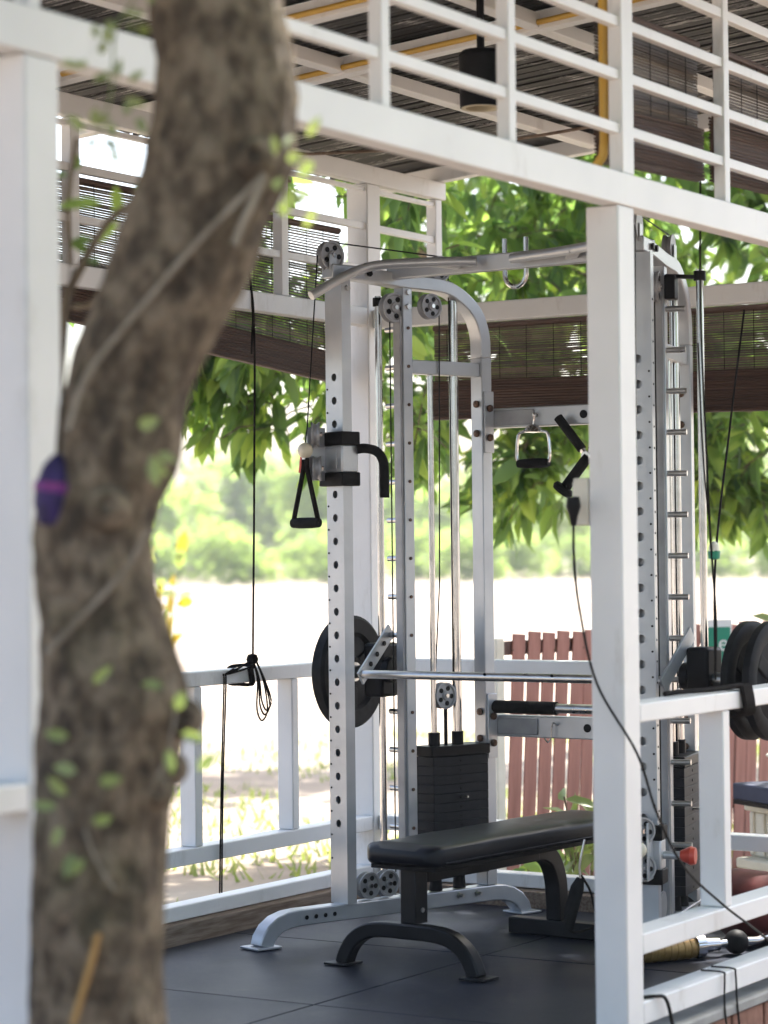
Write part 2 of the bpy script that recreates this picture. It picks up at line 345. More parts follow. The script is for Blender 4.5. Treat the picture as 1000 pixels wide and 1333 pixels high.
# ------------------------------------------------------------------ bamboo blinds
def blind(name, label, frame, a0, a1, off, ztop, zs0, zs1, bund, group='rolled bamboo blinds under the roof', layers=1):
    """frame: 'v' plane of constant v (runs along t), 't' plane of constant t (runs along v). zs0/zs1: bottom z at a0/a1; bund: height of the folded bundle"""
    def T(a, h, z): return tuple(B(a, h+off, z)) if frame == 'v' else tuple(B(off+h, a, z))
    mid = Vector(T((a0+a1)/2, 0, ztop))
    root = thing(name, label, 'blind', mid, 0, group)
    TT = lambda a, h, z: tuple(Vector(T(a, h, z))-mid)
    n = int((ztop-(zs0+zs1)/2-bund)/.0085); rr = random.Random(len(label))
    s = MB(TT)
    for i in range(n):
        f = i/n; za = ztop-.012+(zs0+bund-ztop)*f+rr.gauss(0, .0006); zb = ztop-.012+(zs1+bund-ztop)*f+rr.gauss(0, .0006)
        h = .0026+rr.random()*.0012
        for k in range(layers):
            d = k*.012+rr.gauss(0, .001); o = k*.004
            s.add([(a0, d, za-h-o), (a1, d, zb-h-o), (a1, d, zb+h-o), (a0, d, za+h-o), (a0, d+.002, za-h-o), (a1, d+.002, zb-h-o), (a1, d+.002, zb+h-o), (a0, d+.002, za+h-o)], [(0,1,2,3),(7,6,5,4),(3,2,6,7),(0,4,5,1)])
    s.build('slats', 'blind', root, smooth=0, kind='stuff', recalc=False)
    q = MB(TT); m = 9                      # folded bundle: ridged lozenge section
    sec = [(-.011, 0), (-.013, .3), (-.013, .7), (-.009, 1), (.009, 1), (.013, .7), (.013, .3), (.009, -.01)]
    nseg = 24; vs = []; fs = []
    for i in range(nseg+1):
        f = i/nseg; a = a0+(a1-a0)*f; zb = zs0+(zs1-zs0)*f+.004*noise.noise((a*3, 0, zs0*9))
        for (h, y) in sec: vs.append((a, h*(1+.25*noise.noise((a*4, y*3, 2))), zb+y*bund*(1+.06*noise.noise((a*2.5, y, 5)))))
    k = len(sec)
    for i in range(nseg):
        for j in range(k): fs.append((i*k+j, i*k+(j+1) % k, (i+1)*k+(j+1) % k, (i+1)*k+j))
    fs += [tuple(range(k)), tuple(nseg*k+j for j in range(k))]
    q.add(vs, fs).build('rolled_bundle', 'bundle', root, smooth=50)
    nc = int(bund/.0095); c = MB(TT)
    for i in range(nc):                     # fine canes on both faces of the folded sheet
        z = (i+.5)/nc; rc = .0036+rr.random()*.0012
        for h in (-.0135, .0135):
            c.sweep([(a0-rr.random()*.006, h+rr.gauss(0, .0012), zs0+z*bund), ((a0+a1)/2, h+rr.gauss(0, .0012), (zs0+zs1)/2+z*bund+rr.gauss(0, .0015)), (a1+rr.random()*.006, h, zs1+z*bund)], [(rc*math.cos(q*1.0472), rc*math.sin(q*1.0472)) for q in range(6)], (0, 0, 1))
    c.build('canes', 'bundle', root, kind='stuff', recalc=False)
    MB(TT).tube([(a0, 0, ztop), (a1, 0, ztop)], .011, 8, up=(0, 0, 1)).build('head_rod', 'bundle', root)
    a = a0+.07
    while a < a1:
        f = (a-a0)/(a1-a0); MB(TT).tube([(a, -.005, ztop), (a, -.005, zs0+(zs1-zs0)*f+bund)], .0014, 4, up=(0, 1, 0)).build('string', 'cord', root); a += .115
    return root
blind('bamboo_blind', 'brown bamboo blind half rolled behind the lattice above the knotted pull cord', 'v', -.3, 2.075, 2.275, 2.545, 2.13, 1.955, .115)
blind('bamboo_blind', 'brown bamboo blind half lowered under the end beam above the red fence', 't', .12, 1.975, 2.275, 2.165, 1.79, 1.815, .15)
blind('bamboo_blind', 'dark bamboo blind rolled low behind lattice beside the yellow conduit', 'v', .0, .62, .1, 2.752, 2.335, 2.36, .15, layers=2)
blind('bamboo_blind', 'dark bamboo blind behind the lattice with a see-through strip at top', 'v', .70, 1.9, .085, 2.752, 2.368, 2.40, .19, layers=1)

# ------------------------------------------------------------------ cable machine
MC = Vector((.329, 8.064, 0)); MYAW = R_(-34.55); SP = R_(15.55); W = 1.165
MB_X = Vector((math.cos(MYAW), math.sin(MYAW), 0)); MB_Y = Vector((-math.sin(MYAW), math.cos(MYAW), 0))
def ML(x, y, z): return MC+MB_X*x+MB_Y*y+Vector((0, 0, z))
mach = thing('cable_machine', 'silver cable crossover and bar machine with twin weight stacks on the mats', 'gym machine', MC, MYAW)
def FR(side):
    def T(s, w_, z):
        x = -W/2+s*math.sin(SP)+w_*math.cos(SP); y = s*math.cos(SP)-w_*math.sin(SP)
        return (x if side < 0 else -x, y, z)
    return T
def axis(side, s, w_):
    a = Vector(FR(side)(0, 0, 0)); b = Vector(FR(side)(s, w_, 0)); return (b-a).normalized()
def perforated(T, s0, s1, w0, w1, z0, z1, hz, r):
    """tube whose front face (s=s0) is pierced at heights hz"""
    mb = MB(T); pitch = hz[1]-hz[0]; wc = (w0+w1)/2; hw = (w1-w0)/2; th = .004
    mb.add([(s0,w0,z0),(s1,w0,z0),(s1,w1,z0),(s0,w1,z0),(s0,w0,z1),(s1,w0,z1),(s1,w1,z1),(s0,w1,z1)], [(0,1,5,4),(1,2,6,5),(2,3,7,6),(4,5,6,7)])
    n = 16
    for zc in hz:
        outer = []; inner = []; deep = []
        for j in range(n):
            a = 2*math.pi*(j+.5)/n; c, s = math.cos(a), math.sin(a); k = min(hw/abs(c), (pitch/2)/abs(s))
            outer.append((s0, wc+c*k, zc+s*k)); inner.append((s0, wc+c*r, zc+s*r)); deep.append((s0+th, wc+c*r*.97, zc+s*r*.97))
        # snap the four corner-most samples to the cell corners
        for sx in (-1, 1):
            for sz in (-1, 1):
                j = max(range(n), key=lambda j: sx*(outer[j][1]-wc)/hw+sz*(outer[j][2]-zc)/(pitch/2)); outer[j] = (s0, wc+sx*hw, zc+sz*pitch/2)
        mb.add(outer+inner+deep, [(j, (j+1) % n, n+(j+1) % n, n+j) for j in range(n)]+[(n+j, n+(j+1) % n, 2*n+(j+1) % n, 2*n+j) for j in range(n)])
    for a, b in ((z0, hz[0]-pitch/2), (hz[-1]+pitch/2, z1)):
        if b > a+1e-4: mb.add([(s0, w0, a), (s0, w1, a), (s0, w1, b), (s0, w0, b)], [(0, 1, 2, 3)])
    return mb
def pulley(T, side, s, w_, z, r, ax=None, parent=None):
    c = Vector(T(s, w_, z)); a = ax or axis(side, 0, 1); h = .015; parent = parent or mach
    o = MB().lathe([(0, -h), (r*.86, -h), (r, -h), (r, -h*.75), (r*.84, -.003), (r*.84, .003), (r, h*.75), (r, h), (r*.86, h), (r*.8, h*.7), (r*.36, h*.7), (r*.30, h*1.1), (0, h*1.1)], c, a, 28).build('pulley', 'plate_grey', parent, smooth=30)
    t = a.orthogonal().normalized(); q = a.cross(t)
    for k in range(5):
        an = 2*math.pi*k/5+.4; MB().disc(c+a*h*.7+(t*math.cos(an)+q*math.sin(an))*r*.58, a, r*.19, .004, 8).build('pulley_slot', 'black', o)  # black discs stand for the dark through the wheel's cutouts
    MB().lathe([(0, h), (.008, h), (.008, h+.008), (0, h+.008)], c, a, 6).build('axle_bolt', 'chrome', o)
    return o
HZ = [.387+.08*i for i in range(20)]
plug_meshes = {}
def plug(T, side, s, w_, z, r=.006, ax=(0, 1), m='black', name='dark_hole_disc', h=.003):  # default black disc stands in for the dark of an open hole
    MB().disc(T(s, w_, z), axis(side, *ax), r, h, 10).build(name, m, mach)
for side in (-1, 1):
    T = FR(side)
    path = [(-.352, 0, .004), (-.345, 0, .028), (-.325, 0, .055), (-.295, 0, .074), (-.255, 0, .085), (-.21, 0, .0885), (.2, 0, .0885), (.67, 0, .0885), (.715, 0, .085), (.757, 0, .074), (.79, 0, .055), (.815, 0, .028), (.823, 0, .004)]
    MB(T).sweep(path, [(-.03, -.0275), (.03, -.0275), (.03, .0275), (-.03, .0275)], (-.4, 0, 1) if False else (0, 0, 1)).build('base_tube', 'silver', mach, .004, 40)
    for s in (-.355, .828): MB(T).box((s-.05, -.05, .0005), (s+.05, .05, .008)).build('foot_plate', 'silver', mach, .002)
    for s in (-.125, -.085, -.045, -.005): plug(T, side, s-.06, .0305, .088, .0075)
    plug(T, side, .30, .0305, .092, .009)
    for s in (.5, .585): MB().lathe([(0, -.004), (.012, -.004), (.012, .004), (.006, .004), (.006, .02), (0, .02)], T(s, .031, .095), axis(side, 0, 1), 6).build('bolt', 'steel', mach)
    perforated(T, -.02, .02, -.045, .045, .116, 2.243, HZ, .0135).build('front_upright', 'silver', mach, 0, 30)
    for z in HZ[:-1]: plug(T, side, -.0205, -.036, z+.04, .0035, (1, 0))
    plug(T, side, -.0205, -.036, HZ[0]-.04, .0035, (1, 0)); plug(T, side, -.0205, -.036, HZ[0]-.12, .0035, (1, 0))
    if side > 0:
        z = .42
        while z < 2.1: plug(T, side, 0, -.0455, z, .0035, (0, 1)); z += .067
    MB(T).box((.272, -.024, .117), (.315, .024, 2.235)).build('inner_upright', 'silver', mach, .003)
    MB(T).box((.262, -.019, .117), (.2715, .019, 2.13)).build('track_channel', 'plate_grey', mach, .002)
    z = 2.09
    while z > .25:
        MB(T).tube([(.29, -.0245, z), (.29, -.088, z)], .0095, 12, up=(0, 0, 1)).build('peg', 'steel', mach)
        plug(T, side, .295, .0245, z, .006, (0, 1), 'bolt', 'bolt', .006)
        z -= .134
    MB(T).box((.634, -.03, .117), (.681, .03, 2.0)).build('rear_upright', 'silver', mach, .003)
    ap = bez([(-.045, 0, 2.268), (.1, 0, 2.266), (.3, 0, 2.252), (.46, 0, 2.246), (.55, 0, 2.214), (.62, 0, 2.158), (.652, 0, 2.085), (.6575, 0, 2.0)], 6)
    MB(T).sweep(ap, [(-.03, -.0235), (.03, -.0235), (.03, .0235), (-.03, .0235)], (.35, 0, 1)).build('arch_tube', 'silver', mach, .004, 40)
    for s in (.06, .115): MB().lathe([(0, 0), (.011, 0), (.011, .009), (0, .009)], T(s, -.031 if side > 0 else .031, 2.268), axis(side, 0, -1 if side > 0 else 1), 6).build('bolt', 'black', mach)
    for s, z in ((.005, 2.21), (.295, 2.215), (.295, 2.165)): MB().lathe([(0, 0), (.010, 0), (.010, .008), (0, .008)], T(s, .0455 if s < .1 else .0245, z), axis(side, 0, 1), 6).build('bolt', 'steel', mach)
    MB(T).box((.3155, -.02, 1.932), (.6335, .02, 1.981)).build('strut', 'silver', mach, .003)
    for zz in (1.835, 1.73, .735, .64):
        MB().lathe([(0, 0), (.013, 0), (.013, .009), (.005, .012), (0, .012)], T(.6335, .004, zz), axis(side, -1, 0), 8).build('bolt', 'bolt', mach)
        MB().lathe([(0, 0), (.013, 0), (.013, .009), (.005, .012), (0, .012)], T(.662, .037, zz-.016), axis(side, 0, 1), 8).build('bolt', 'bolt', mach)
    for z0, z1 in ((1.66, 1.88), (.57, .80)): MB(T).box((.64, .0305, z0), (.685, .0365, z1)).build('gusset_plate', 'silver', mach, .002)
    # weight stack
    for s, r, zt in ((.415, .0105, 1.931), (.525, .0165, 2.2)):
        MB(T).tube([(s, 0, .12), (s, 0, zt)], r, 14).build('guide_rod', 'chrome', mach)
        MB(T).lathe([(0, .625), (.021, .625), (.021, .672), (0, .672)], (s, 0, 0), (0, 0, 1), 16).build('bushing', 'black', mach)
        MB(T).lathe([(0, .118), (.024, .118), (.02, .165), (0, .165)], (s, 0, 0), (0, 0, 1), 14).build('bumper', 'rubber', mach)
    wp = MB(T).box((.37, -.048, 0), (.627, .048, .0318)).mesh('weight_plate', 0); wp.materials.append(M['stack'])
    for i in range(13):
        o = put('weight_plate', wp, mach, (0, 0, .17+.0322*i), bevel=.0016)
        plug(T, side, .497, .0485 if side < 0 else -.0485, .185+.0322*i, .0045)
    MB(T).box((.362, -.052, .59), (.635, .052, .626)).build('stack_head', 'black', mach, .004)
    MB(T).tube([(.497, .04 if side < 0 else -.04, .445), (.497, .085 if side < 0 else -.085, .447)], .004, 8, up=(0, 0, 1)).build('selector_pin', 'steel', mach)
    MB(T).tube([(.47, 0, .626), (.47, 0, .765)], .007, 8).build('stack_stem', 'black', mach)
    pulley(T, side, .462, .0, .80, .047)
    # pulleys and cables
    pulley(T, side, -.03, 0, 2.322, .05); MB(T).box((-.05, -.0195, 2.27), (-.01, -.0165, 2.33)).build('pulley_bracket', 'silver', mach, .001); MB(T).box((-.05, .0185, 2.27), (-.02, .0215, 2.325)).build('pulley_bracket', 'silver', mach, .001)
    pulley(T, side, .46, 0, 2.31, .045); MB(T).box((.44, -.022, 2.25), (.48, -.019, 2.32)).build('pulley_bracket', 'silver', mach, .001)
    pulley(T, side, .39, .03, 2.17, .045); pulley(T, side, .248, 0, 2.16, .052, Vector((math.cos(R_(20)), math.sin(R_(20))*side, 0)))
    pulley(T, side, .105, .0, .165, .046); pulley(T, side, .19, .0, .165, .046)
    cab = lambda pts: MB(T).tube(pts, .0026, 6, up=(0, 1, .1)).build('cable', 'cable', mach)
    cab([(-.03, 0, 2.369), (.46, 0, 2.354)]); cab([(.505, 0, 2.31), (.508, 0, 2.0), (.508, 0, .81)]); cab([(.435, .03, 2.17), (.44, .01, 1.2), (.42, 0, .81)]); cab([(.232, 0, 2.11), (.232, 0, .2)])
    # slide bar guide rod and black end brackets
    gx = side*.635
    MB().tube([(gx, .32, .1), (gx, .32, 2.215)], .0125, 14).build('guide_rod', 'chrome', mach)
    for z in (2.19, .10):
        p0 = Vector(T(.31, -.02, z+.01)); MB().bar([tuple(p0), (p0.x*.6+gx*.4, p0.y*.6+.32*.4, z+.006), (gx, .32, z)], .034, .012).build('rod_bracket', 'black', mach, .002)
        MB().disc((gx, .32, z+.004), (0, 0, 1), .02, .03).build('rod_cap', 'black', mach)
    MB(T).box((.262, -.06, 2.12), (.32, -.025, 2.2)).build('rod_clamp', 'black', mach, .004)
    # sliding bar arms
    MB().sweep([(side*.588, .118, .872), (side*.592, .315, 1.035)], [(-.004, -.026), (.004, -.026), (.004, .026), (-.004, .026)], (0, -.6, 1)).build('bar_arm', 'silver', mach, .001)
    for f in (.3, .5, .72): MB().disc((side*(.588)-side*.0005*1-side*.0045, .118+.197*f, .872+.163*f), (1, 0, 0), .009, .003).build('dark_hole_disc', 'black', mach)  # black discs for the dark inside the arm's holes
    MB().box((side*.635-.04, .26, .80), (side*.635+.04, .37, .99)).build('bar_carriage', 'black', mach, .012)
    MB().disc((side*.585, .30, .895), (1, 0, 0), .045, .03, 20).build('carriage_collar', 'black', mach, .003)
    MB().tube([(side*.60, .315, .885), ((side*.99 if side > 0 else -.835), .315, .885)], .0235, 16).build('sleeve', 'steel', mach)
    # cable carriage on the front upright
    zc = 1.535 if side < 0 else .26
    MB(T).box((-.035, -.058, zc+.045), (.037, .058, zc+.14)).build('carriage', 'silver', mach, .006)
    for a, b in ((zc, zc+.047), (zc+.138, zc+.185)): MB(T).box((-.04, -.063, a), (.042, .063, b)).build('carriage_band', 'rubber', mach, .004)
    MB(T).box((-.0385, -.03, zc+.055), (-.0355, .03, zc+.13)).build('carriage_plate', 'silver', mach, .001)
    ca = Vector((.824, .567*(-1 if side > 0 else 1), 0)); pulley(T, side, -.095, -.01, zc+.175, .042, ca); pulley(T, side, -.09, -.01, zc+.06, .042, ca)
    MB(T).box((-.115, -.034, zc+.02), (-.036, -.030, zc+.2)).build('swivel_plate', 'silver', mach, .001)
    MB().lathe([(0, -.027)]+[(.027*math.cos(a), .027*math.sin(a)) for a in [R_(-70+20*k) for k in range(8)]]+[(0, .027)], T(-.14, -.01, zc+.12), (0, 0, 1), 16).build('cable_ball', 'ivory', mach)
    if side < 0:
        MB(T).tube(bez([(.03, .06, zc+.125), (.055, .072, zc+.128), (.095, .085, zc+.118), (.118, .092, zc+.085), (.122, .093, zc+.03), (.122, .093, zc-.04)], 5), .0165, 12, up=(.3, 1, 0)).build('grip', 'foam', mach)
        cab([(-.078, -.01, 2.322), (-.13, -.01, zc+.2), (-.14, -.01, zc+.14)])
    else:
        cab([(-.078, -.01, 2.322), (-.13, -.01, zc+.2), (-.14, -.01, zc+.14)])
        MB(T).tube([(.0, -.05, zc+.09), (.0, -.115, zc+.09)], .013, 12, up=(0, 0, 1)).build('pin_shaft', 'silver', mach)
        MB(T).lathe([(0, -.012), (.016, -.012), (.03, .02), (.026, .035), (0, .038)], (0, -.125, zc+.09), (0, -1, 0), 18).build('pin_knob', 'red_plastic', mach)
# bars that join the two frames
MB().tube([(-.592, .13, .888), (.592, .13, .888)], .0145, 18).build('lift_bar', 'steel', mach)
for x in (-.08, .18): MB().disc((x, .1165, .897), (0, 1, -.6), .005, .004, 8).build('dark_hole_disc', 'black', mach)
MB().box((-.52, .205, 2.255), (.52, .235, 2.312)).build('pull_up_beam', 'silver', mach, .004)
for sgn in (-1, 1):
    hp = bez([(sgn*.07-.06, .175, 2.285), (sgn*.20, .14, 2.288), (sgn*.42, .06, 2.288), (sgn*.50, .01, 2.27), (sgn*.545, -.07, 2.225), (sgn*.585, -.15, 2.175)], 7)
    MB().tube(hp, .0165, 16).build('pull_up_handle', 'silver', mach)
    MB().bar([(sgn*.22, .205, 2.28), (sgn*.29, .11, 2.287)], .04, .02).build('handle_weld', 'silver', mach, .002)
ub = [(-.045, .22, 2.36), (-.045, .22, 2.24)]+[(-.045+.042-.042*math.cos(a), .22, 2.24-.045*math.sin(a)) for a in [R_(12*k) for k in range(1, 15)]]+[(.039, .22, 2.24), (.039, .22, 2.36)]
MB().tube(ub, .0085, 10, up=(0, 1, 0)).build('u_bolt', 'chrome', mach)
MB().box((-.385, .66, 1.75), (.385, .71, 1.82)).build('cross_beam', 'silver', mach, .004)
MB().box((-.385, .66, .645), (.385, .71, .722)).build('cross_beam', 'silver', mach, .004)
MB().box((-.375, .653, 1.757), (-.20, .6595, 1.812)).build('beam_recess', 'plate_grey', mach, .003)
MB().box((-.375, .653, .655), (-.20, .6595, .712)).build('beam_recess', 'plate_grey', mach, .003)
MB().tube([(-.42, .645, .752), (-.115, .645, .752)], .0235, 14).build('foam_sleeve', 'foam', mach)
MB().tube([(-.115, .645, .752), (.42, .645, .752)], .017, 14).build('storage_rod', 'steel', mach)
for z in (1.785, .685): MB().disc((.0, .6595, z), (0, 1, 0), .015, .004).build('dark_hole_disc', 'black', mach)
MB().disc((-.195, .652, 1.79), (0, 1, 0), .009, .01, 8).build('hook_bolt', 'steel', mach)

# weight discs on the bar sleeves
def disc_plate(x, label, th=1, R=.2):
    c = ML(x, .315, .885)
    o = thing('weight_disc', label, 'weight plate', (c.x, c.y, c.z-.19), MYAW)
    prof = [(.026, -.024), (.05, -.026), (.058, -.012), (.128, -.010), (.140, -.025), (R-.012, -.028), (R, -.018), (R, .018), (R-.012, .028), (.140, .025), (.128, .010), (.058, .012), (.05, .026), (.026, .024), (.026, -.024)]
    prof = [(a_, b_*th) for a_, b_ in prof]
    b = MB().lathe(prof, (0, 0, .19), (1, 0, 0), 48).build('disc', 'rubber', o, smooth=40)
    for sg in (-th, th):
        for k in range(3):
            a = 2*math.pi*k/3+.5; MB().bar([(sg*.012, math.cos(a)*.055, .19+math.sin(a)*.055), (sg*.013, math.cos(a)*.135, .19+math.sin(a)*.135)], .05, .014, up=(1, 0, 0)).build('spoke', 'rubber', b, .004)
    MB().lathe([(.0245, -.03), (.034, -.03), (.034, .03), (.0245, .03), (.0245, -.03)], (0, 0, .19), (1, 0, 0), 24).build('hub', 'steel', o)
    return o
disc_plate(-.775, 'black rubber weight plate on the bar end behind the front upright')
disc_plate(.80, 'black rubber weight plate nearest the sliding bar carriage, above the wrapped rail', .65, .19)
disc_plate(.875, 'outer black rubber weight plate on the bar sleeve beside another plate', .65, .19)

# hanging handles
def world_thing(name, label, cat, p): return thing(name, label, cat, p)
p = Vector(ML(*FR(-1)(-.14, -.01, 1.535)))
h = thing('strap_grip', 'black strap pull handle hanging from the cable carriage ball', 'handle', (p.x, p.y, 1.41))
ax = (MB_X*.93-MB_Y*.1).normalized()
top = Vector((0, 0, .22)); 
MB().tube(bez([tuple(top+ax*-.006), tuple(top+ax*-.012+Vector((0, 0, -.05))), tuple(ax*-.05+Vector((0, 0, .03))), tuple(ax*-.056)], 4), .0085, 8).build('strap', 'cord', h)
MB().tube(bez([tuple(top+ax*.006), tuple(top+ax*.012+Vector((0, 0, -.05))), tuple(ax*.05+Vector((0, 0, .03))), tuple(ax*.056)], 4), .0085, 8).build('strap', 'cord', h)
MB().tube([tuple(ax*-.06), tuple(ax*-.03), tuple(ax*.03), tuple(ax*.06)], lambda i: (.016, .0185, .0185, .016)[i], 14).build('grip', 'foam', h)
MB().tube([(0, 0, .215), (0, 0, .235), (0, 0, .255)], .011, 8).build('carabiner', 'steel', h); MB().tube([tuple(ax*-.022+Vector((0, 0, .17))), tuple(ax*-.012+Vector((0, 0, .235)))], .008, 8).build('strap_stitch', 'red_plastic', h)
p = Vector(ML(-.195, .64, 1.60))
h = thing('row_handle', 'chrome stirrup handle with black grip hanging on the upper cross beam', 'handle', p, MYAW)
sq = bez([(-.062, 0, .02), (-.068, 0, .05), (-.062, 0, .115), (-.045, 0, .13), (0, 0, .133), (.045, 0, .13), (.062, 0, .115), (.068, 0, .05), (.062, 0, .02)], 5)
MB().tube(sq, .0055, 10, up=(0, 1, 0)).build('stirrup', 'chrome', h)
MB().tube([(-.064, 0, .018), (-.03, 0, .018), (.03, 0, .018), (.064, 0, .018)], lambda i: (.014, .0175, .0175, .014)[i], 14).build('grip', 'foam', h)
MB().lathe([(0, .125), (.036, .128), (.03, .142), (.012, .155), (0, .157)], (0, 0, 0), (0, 0, 1), 14).build('swivel', 'chrome', h)
MB().tube(bez([(0, 0, .15), (.004, 0, .175), (.006, -.005, .19), (0, .006, .197)], 4), .0035, 6).build('hook', 'chrome', h)
p = Vector(ML(-.02, .62, 1.56))
h = thing('rope_handle', 'black angled triceps handle with end stop beside the chrome stirrup', 'handle', p, MYAW)
MB().tube([(-.06, 0, .215), (.035, 0, .10)], .0165, 14).build('grip', 'foam', h)
MB().tube([(.035, 0, .10), (.06, 0, .07)], .011, 10).build('chrome_joint', 'chrome', h)
MB().tube([(.06, 0, .075), (-.02, -.02, -.03)], .019, 14).build('grip', 'foam', h)
MB().lathe([(0, -.012), (.034, -.012), (.04, 0), (.034, .012), (0, .014)], (-.03, -.024, -.04), (-.62, -.15, -.8), 20).build('end_stop', 'foam', h)
MB().tube(bez([(.058, 0, .08), (.07, 0, .13), (.065, .01, .19), (.06, .03, .21)], 4), .004, 6).build('hook', 'chrome', h)
MB().disc((.056, 0, .075), (0, 1, 0), .017, .03, 14).build('chrome_ring', 'chrome', h)
# lower handle on the far carriage
p = Vector(ML(*FR(1)(-.14, -.01, .26)))
p = p+Vector((-.16, .12, 0))
h = thing('ankle_handle', 'black grip on a strap dangling beside the bench behind the tall post', 'handle', (p.x, p.y, .12))
MB().tube(bez([(.005, 0, .28), (-.002, 0, .25), (-.012, 0, .2), (-.01, 0, .16)], 4), .004, 6).build('hook', 'steel', h)
MB().tube([(-.01, 0, .16), (-.02, 0, .13), (-.04, 0, .06), (-.05, 0, .0)], lambda i: (.012, .022, .022, .016)[i], 12).build('grip', 'foam', h)
MB().tube(bez([(-.008, 0, .17), (.02, 0, .12), (.035, .01, .06), (.05, .02, .02)], 5), .004, 6).build('strap', 'cord', h)
MB().tube(bez([(-.05, 0, .0), (-.03, 0, -.01), (.02, .02, .0), (.06, .02, .02)], 5), .004, 6).build('strap', 'cord', h)

# ------------------------------------------------------------------ flat bench
bench = thing('flat_bench', 'flat black vinyl weight bench on arched black steel legs', 'bench', (.064, 7.684, 0), R_(-37))
fa = bez([(-.255, 0, .004), (-.245, 0, .035), (-.215, 0, .08), (-.165, 0, .112), (-.1, 0, .124), (0, 0, .125), (.1, 0, .124), (.165, 0, .112), (.215, 0, .08), (.245, 0, .035), (.255, 0, .004)], 3)
MB().sweep(fa, [(-.024, -.024), (.024, -.024), (.024, .024), (-.024, .024)], (0, -1, 0)).build('front_foot', 'frame_black', bench, .006, 40)
for sx in (-1, 1): MB().box((sx*.262-.045, -.045, .0005), (sx*.262+.045, .045, .008)).build('foot_plate', 'frame_black', bench, .002)
MB().box((-.03, -.005, .148), (.03, .06, .325)).build('front_leg', 'frame_black', bench, .004)
MB().box((-.03, .0605, .272), (.03, .70, .325)).build('spine', 'frame_black', bench, .004)
rl = bez([(0, .69, .30), (0, .745, .295), (0, .80, .265), (0, .835, .2), (0, .845, .12), (0, .848, .056)], 5)
MB().bar(rl, .058, .058, up=(0, 1, .2)).build('rear_leg', 'frame_black', bench, .005)
MB().box((-.185, .82, .001), (.27, .875, .055)).build('rear_foot', 'frame_black', bench, .004)
pm = MB(); NY, NXp = 40, 12; y0, y1, hw = -.055, 1.13, .142
def padpt(u, v):      # superelliptic cushion section
    y = y0+(y1-y0)*v; e = min(1, min(v, 1-v)*(y1-y0)/.035); e = 1-(1-e)**2; e = math.sqrt(max(.0, e))
    a = 2*math.pi*u; c, s = math.cos(a), math.sin(a)
    x = math.copysign(abs(c)**.35, c)*(hw-.03*(1-e)); z = math.copysign(abs(s)**.45, s)*.037*(.55+.45*e)
    crown = .006*math.sin(math.pi*min(1, max(0, v)))*(1-(x/hw)**2)+(.004*noise.noise((x*6, y*5, 1)))
    return (x, y, .3635+z+(crown if s > 0 else 0))
NU = 36
vs_ = [padpt(i/NU, j/NY) for j in range(NY+1) for i in range(NU)]
pm.add(vs_, [(j*NU+i, j*NU+(i+1) % NU, (j+1)*NU+(i+1) % NU, (j+1)*NU+i) for j in range(NY) for i in range(NU)]+[tuple(range(NU)), tuple(NY*NU+i for i in range(NU))])
pad = pm.build('pad', 'vinyl', bench, 0, 60)
MB().box((-.125, -.03, .318), (.125, 1.1, .332)).build('pad_board', 'black', bench, .002)
MB().disc((.0305, .03, .19), (1, 0, 0), .008, .006, 8).build('bolt', 'steel', bench)
for zz in (.345, .386):
    q = [(sx*(hw+.001-(.0 if zz < .37 else .006)), y, zz) for sx, ys in ((1, (.0, .3, .6, .9, 1.09)), (-1, (1.09, .9, .6, .3, .0))) for y in ys]
    MB().tube(bez(q[:5], 3), .0022, 6).build('seam', 'vinyl', pad); MB().tube(bez(q[5:], 3), .0022, 6).build('seam', 'vinyl', pad)

# ------------------------------------------------------------------ cords, conduit, lamp, cable, box
def cordobj(name, label, cat, pts, r=.0035, m='cord', n=6, group=None, sub=8):
    P = [Vector(p) for p in bez(pts, sub)]; z = min(q.z for q in P); o = Vector((P[0].x, P[0].y, z))
    return solo(name, MB().tube([tuple(q-o) for q in P], r, n), m, label, cat, o, group=group)
pc = thing('blind_rope', 'black blind cord knotted with loops round the railing behind the tree', 'cord', B(1.34, 2.18, .1))
def rel(pts): return [tuple(Vector(p)-pc.location) for p in pts]
MB().tube(rel(bez([B(1.34, 2.235, 2.45), B(1.345, 2.17, 2.2), B(1.335, 2.165, 1.6), B(1.315, 2.165, .94)], 6)), .0042, 6).build('line', 'cord', pc)
MB().tube(rel(bez([B(1.345, 2.20, 2.40), B(1.37, 2.19, 2.2), B(1.34, 2.175, 2.02)], 6)), .004, 6).build('line', 'cord', pc)
for k in range(3):
    MB().tube(rel(bez([B(1.32+.008*k, 2.185, .90), B(1.325+.01*k, 2.183, .91), B(1.325+.012*k, 2.231, .912), B(1.32+.01*k, 2.276, .9), B(1.32+.01*k, 2.278, .85), B(1.322+.01*k, 2.23, .844), B(1.325+.01*k, 2.186, .846), B(1.322+.008*k, 2.183, .88), B(1.32+.008*k, 2.185, .90)], 5)), .006, 6).build('wrap', 'cord', pc)
for k in range(5):
    a = .14+.03*k; MB().tube(rel(bez([B(1.315, 2.172, .93), B(1.24-.012*k, 2.178, .905-.004*k), B(1.17+.012*k, 2.182, .888+.004*k), B(1.24, 2.178, .895), B(1.32, 2.17, .91)], 5)), .0035, 6).build('wrap', 'cord', pc)
for k, (dx, ln) in enumerate(((.0, .22), (.03, .185), (.018, .2))):
    MB().tube(rel(bez([B(1.315, 2.165, .935), B(1.335+dx*.4, 2.16, .86), B(1.33+dx, 2.16, .935-ln*.8), B(1.36+dx, 2.16, .935-ln), B(1.395+dx*.8, 2.16, .935-ln*.82), B(1.37+dx*.3, 2.16, .86), B(1.32, 2.163, .945)], 6)), .0033, 6).build('loop', 'cord', pc)
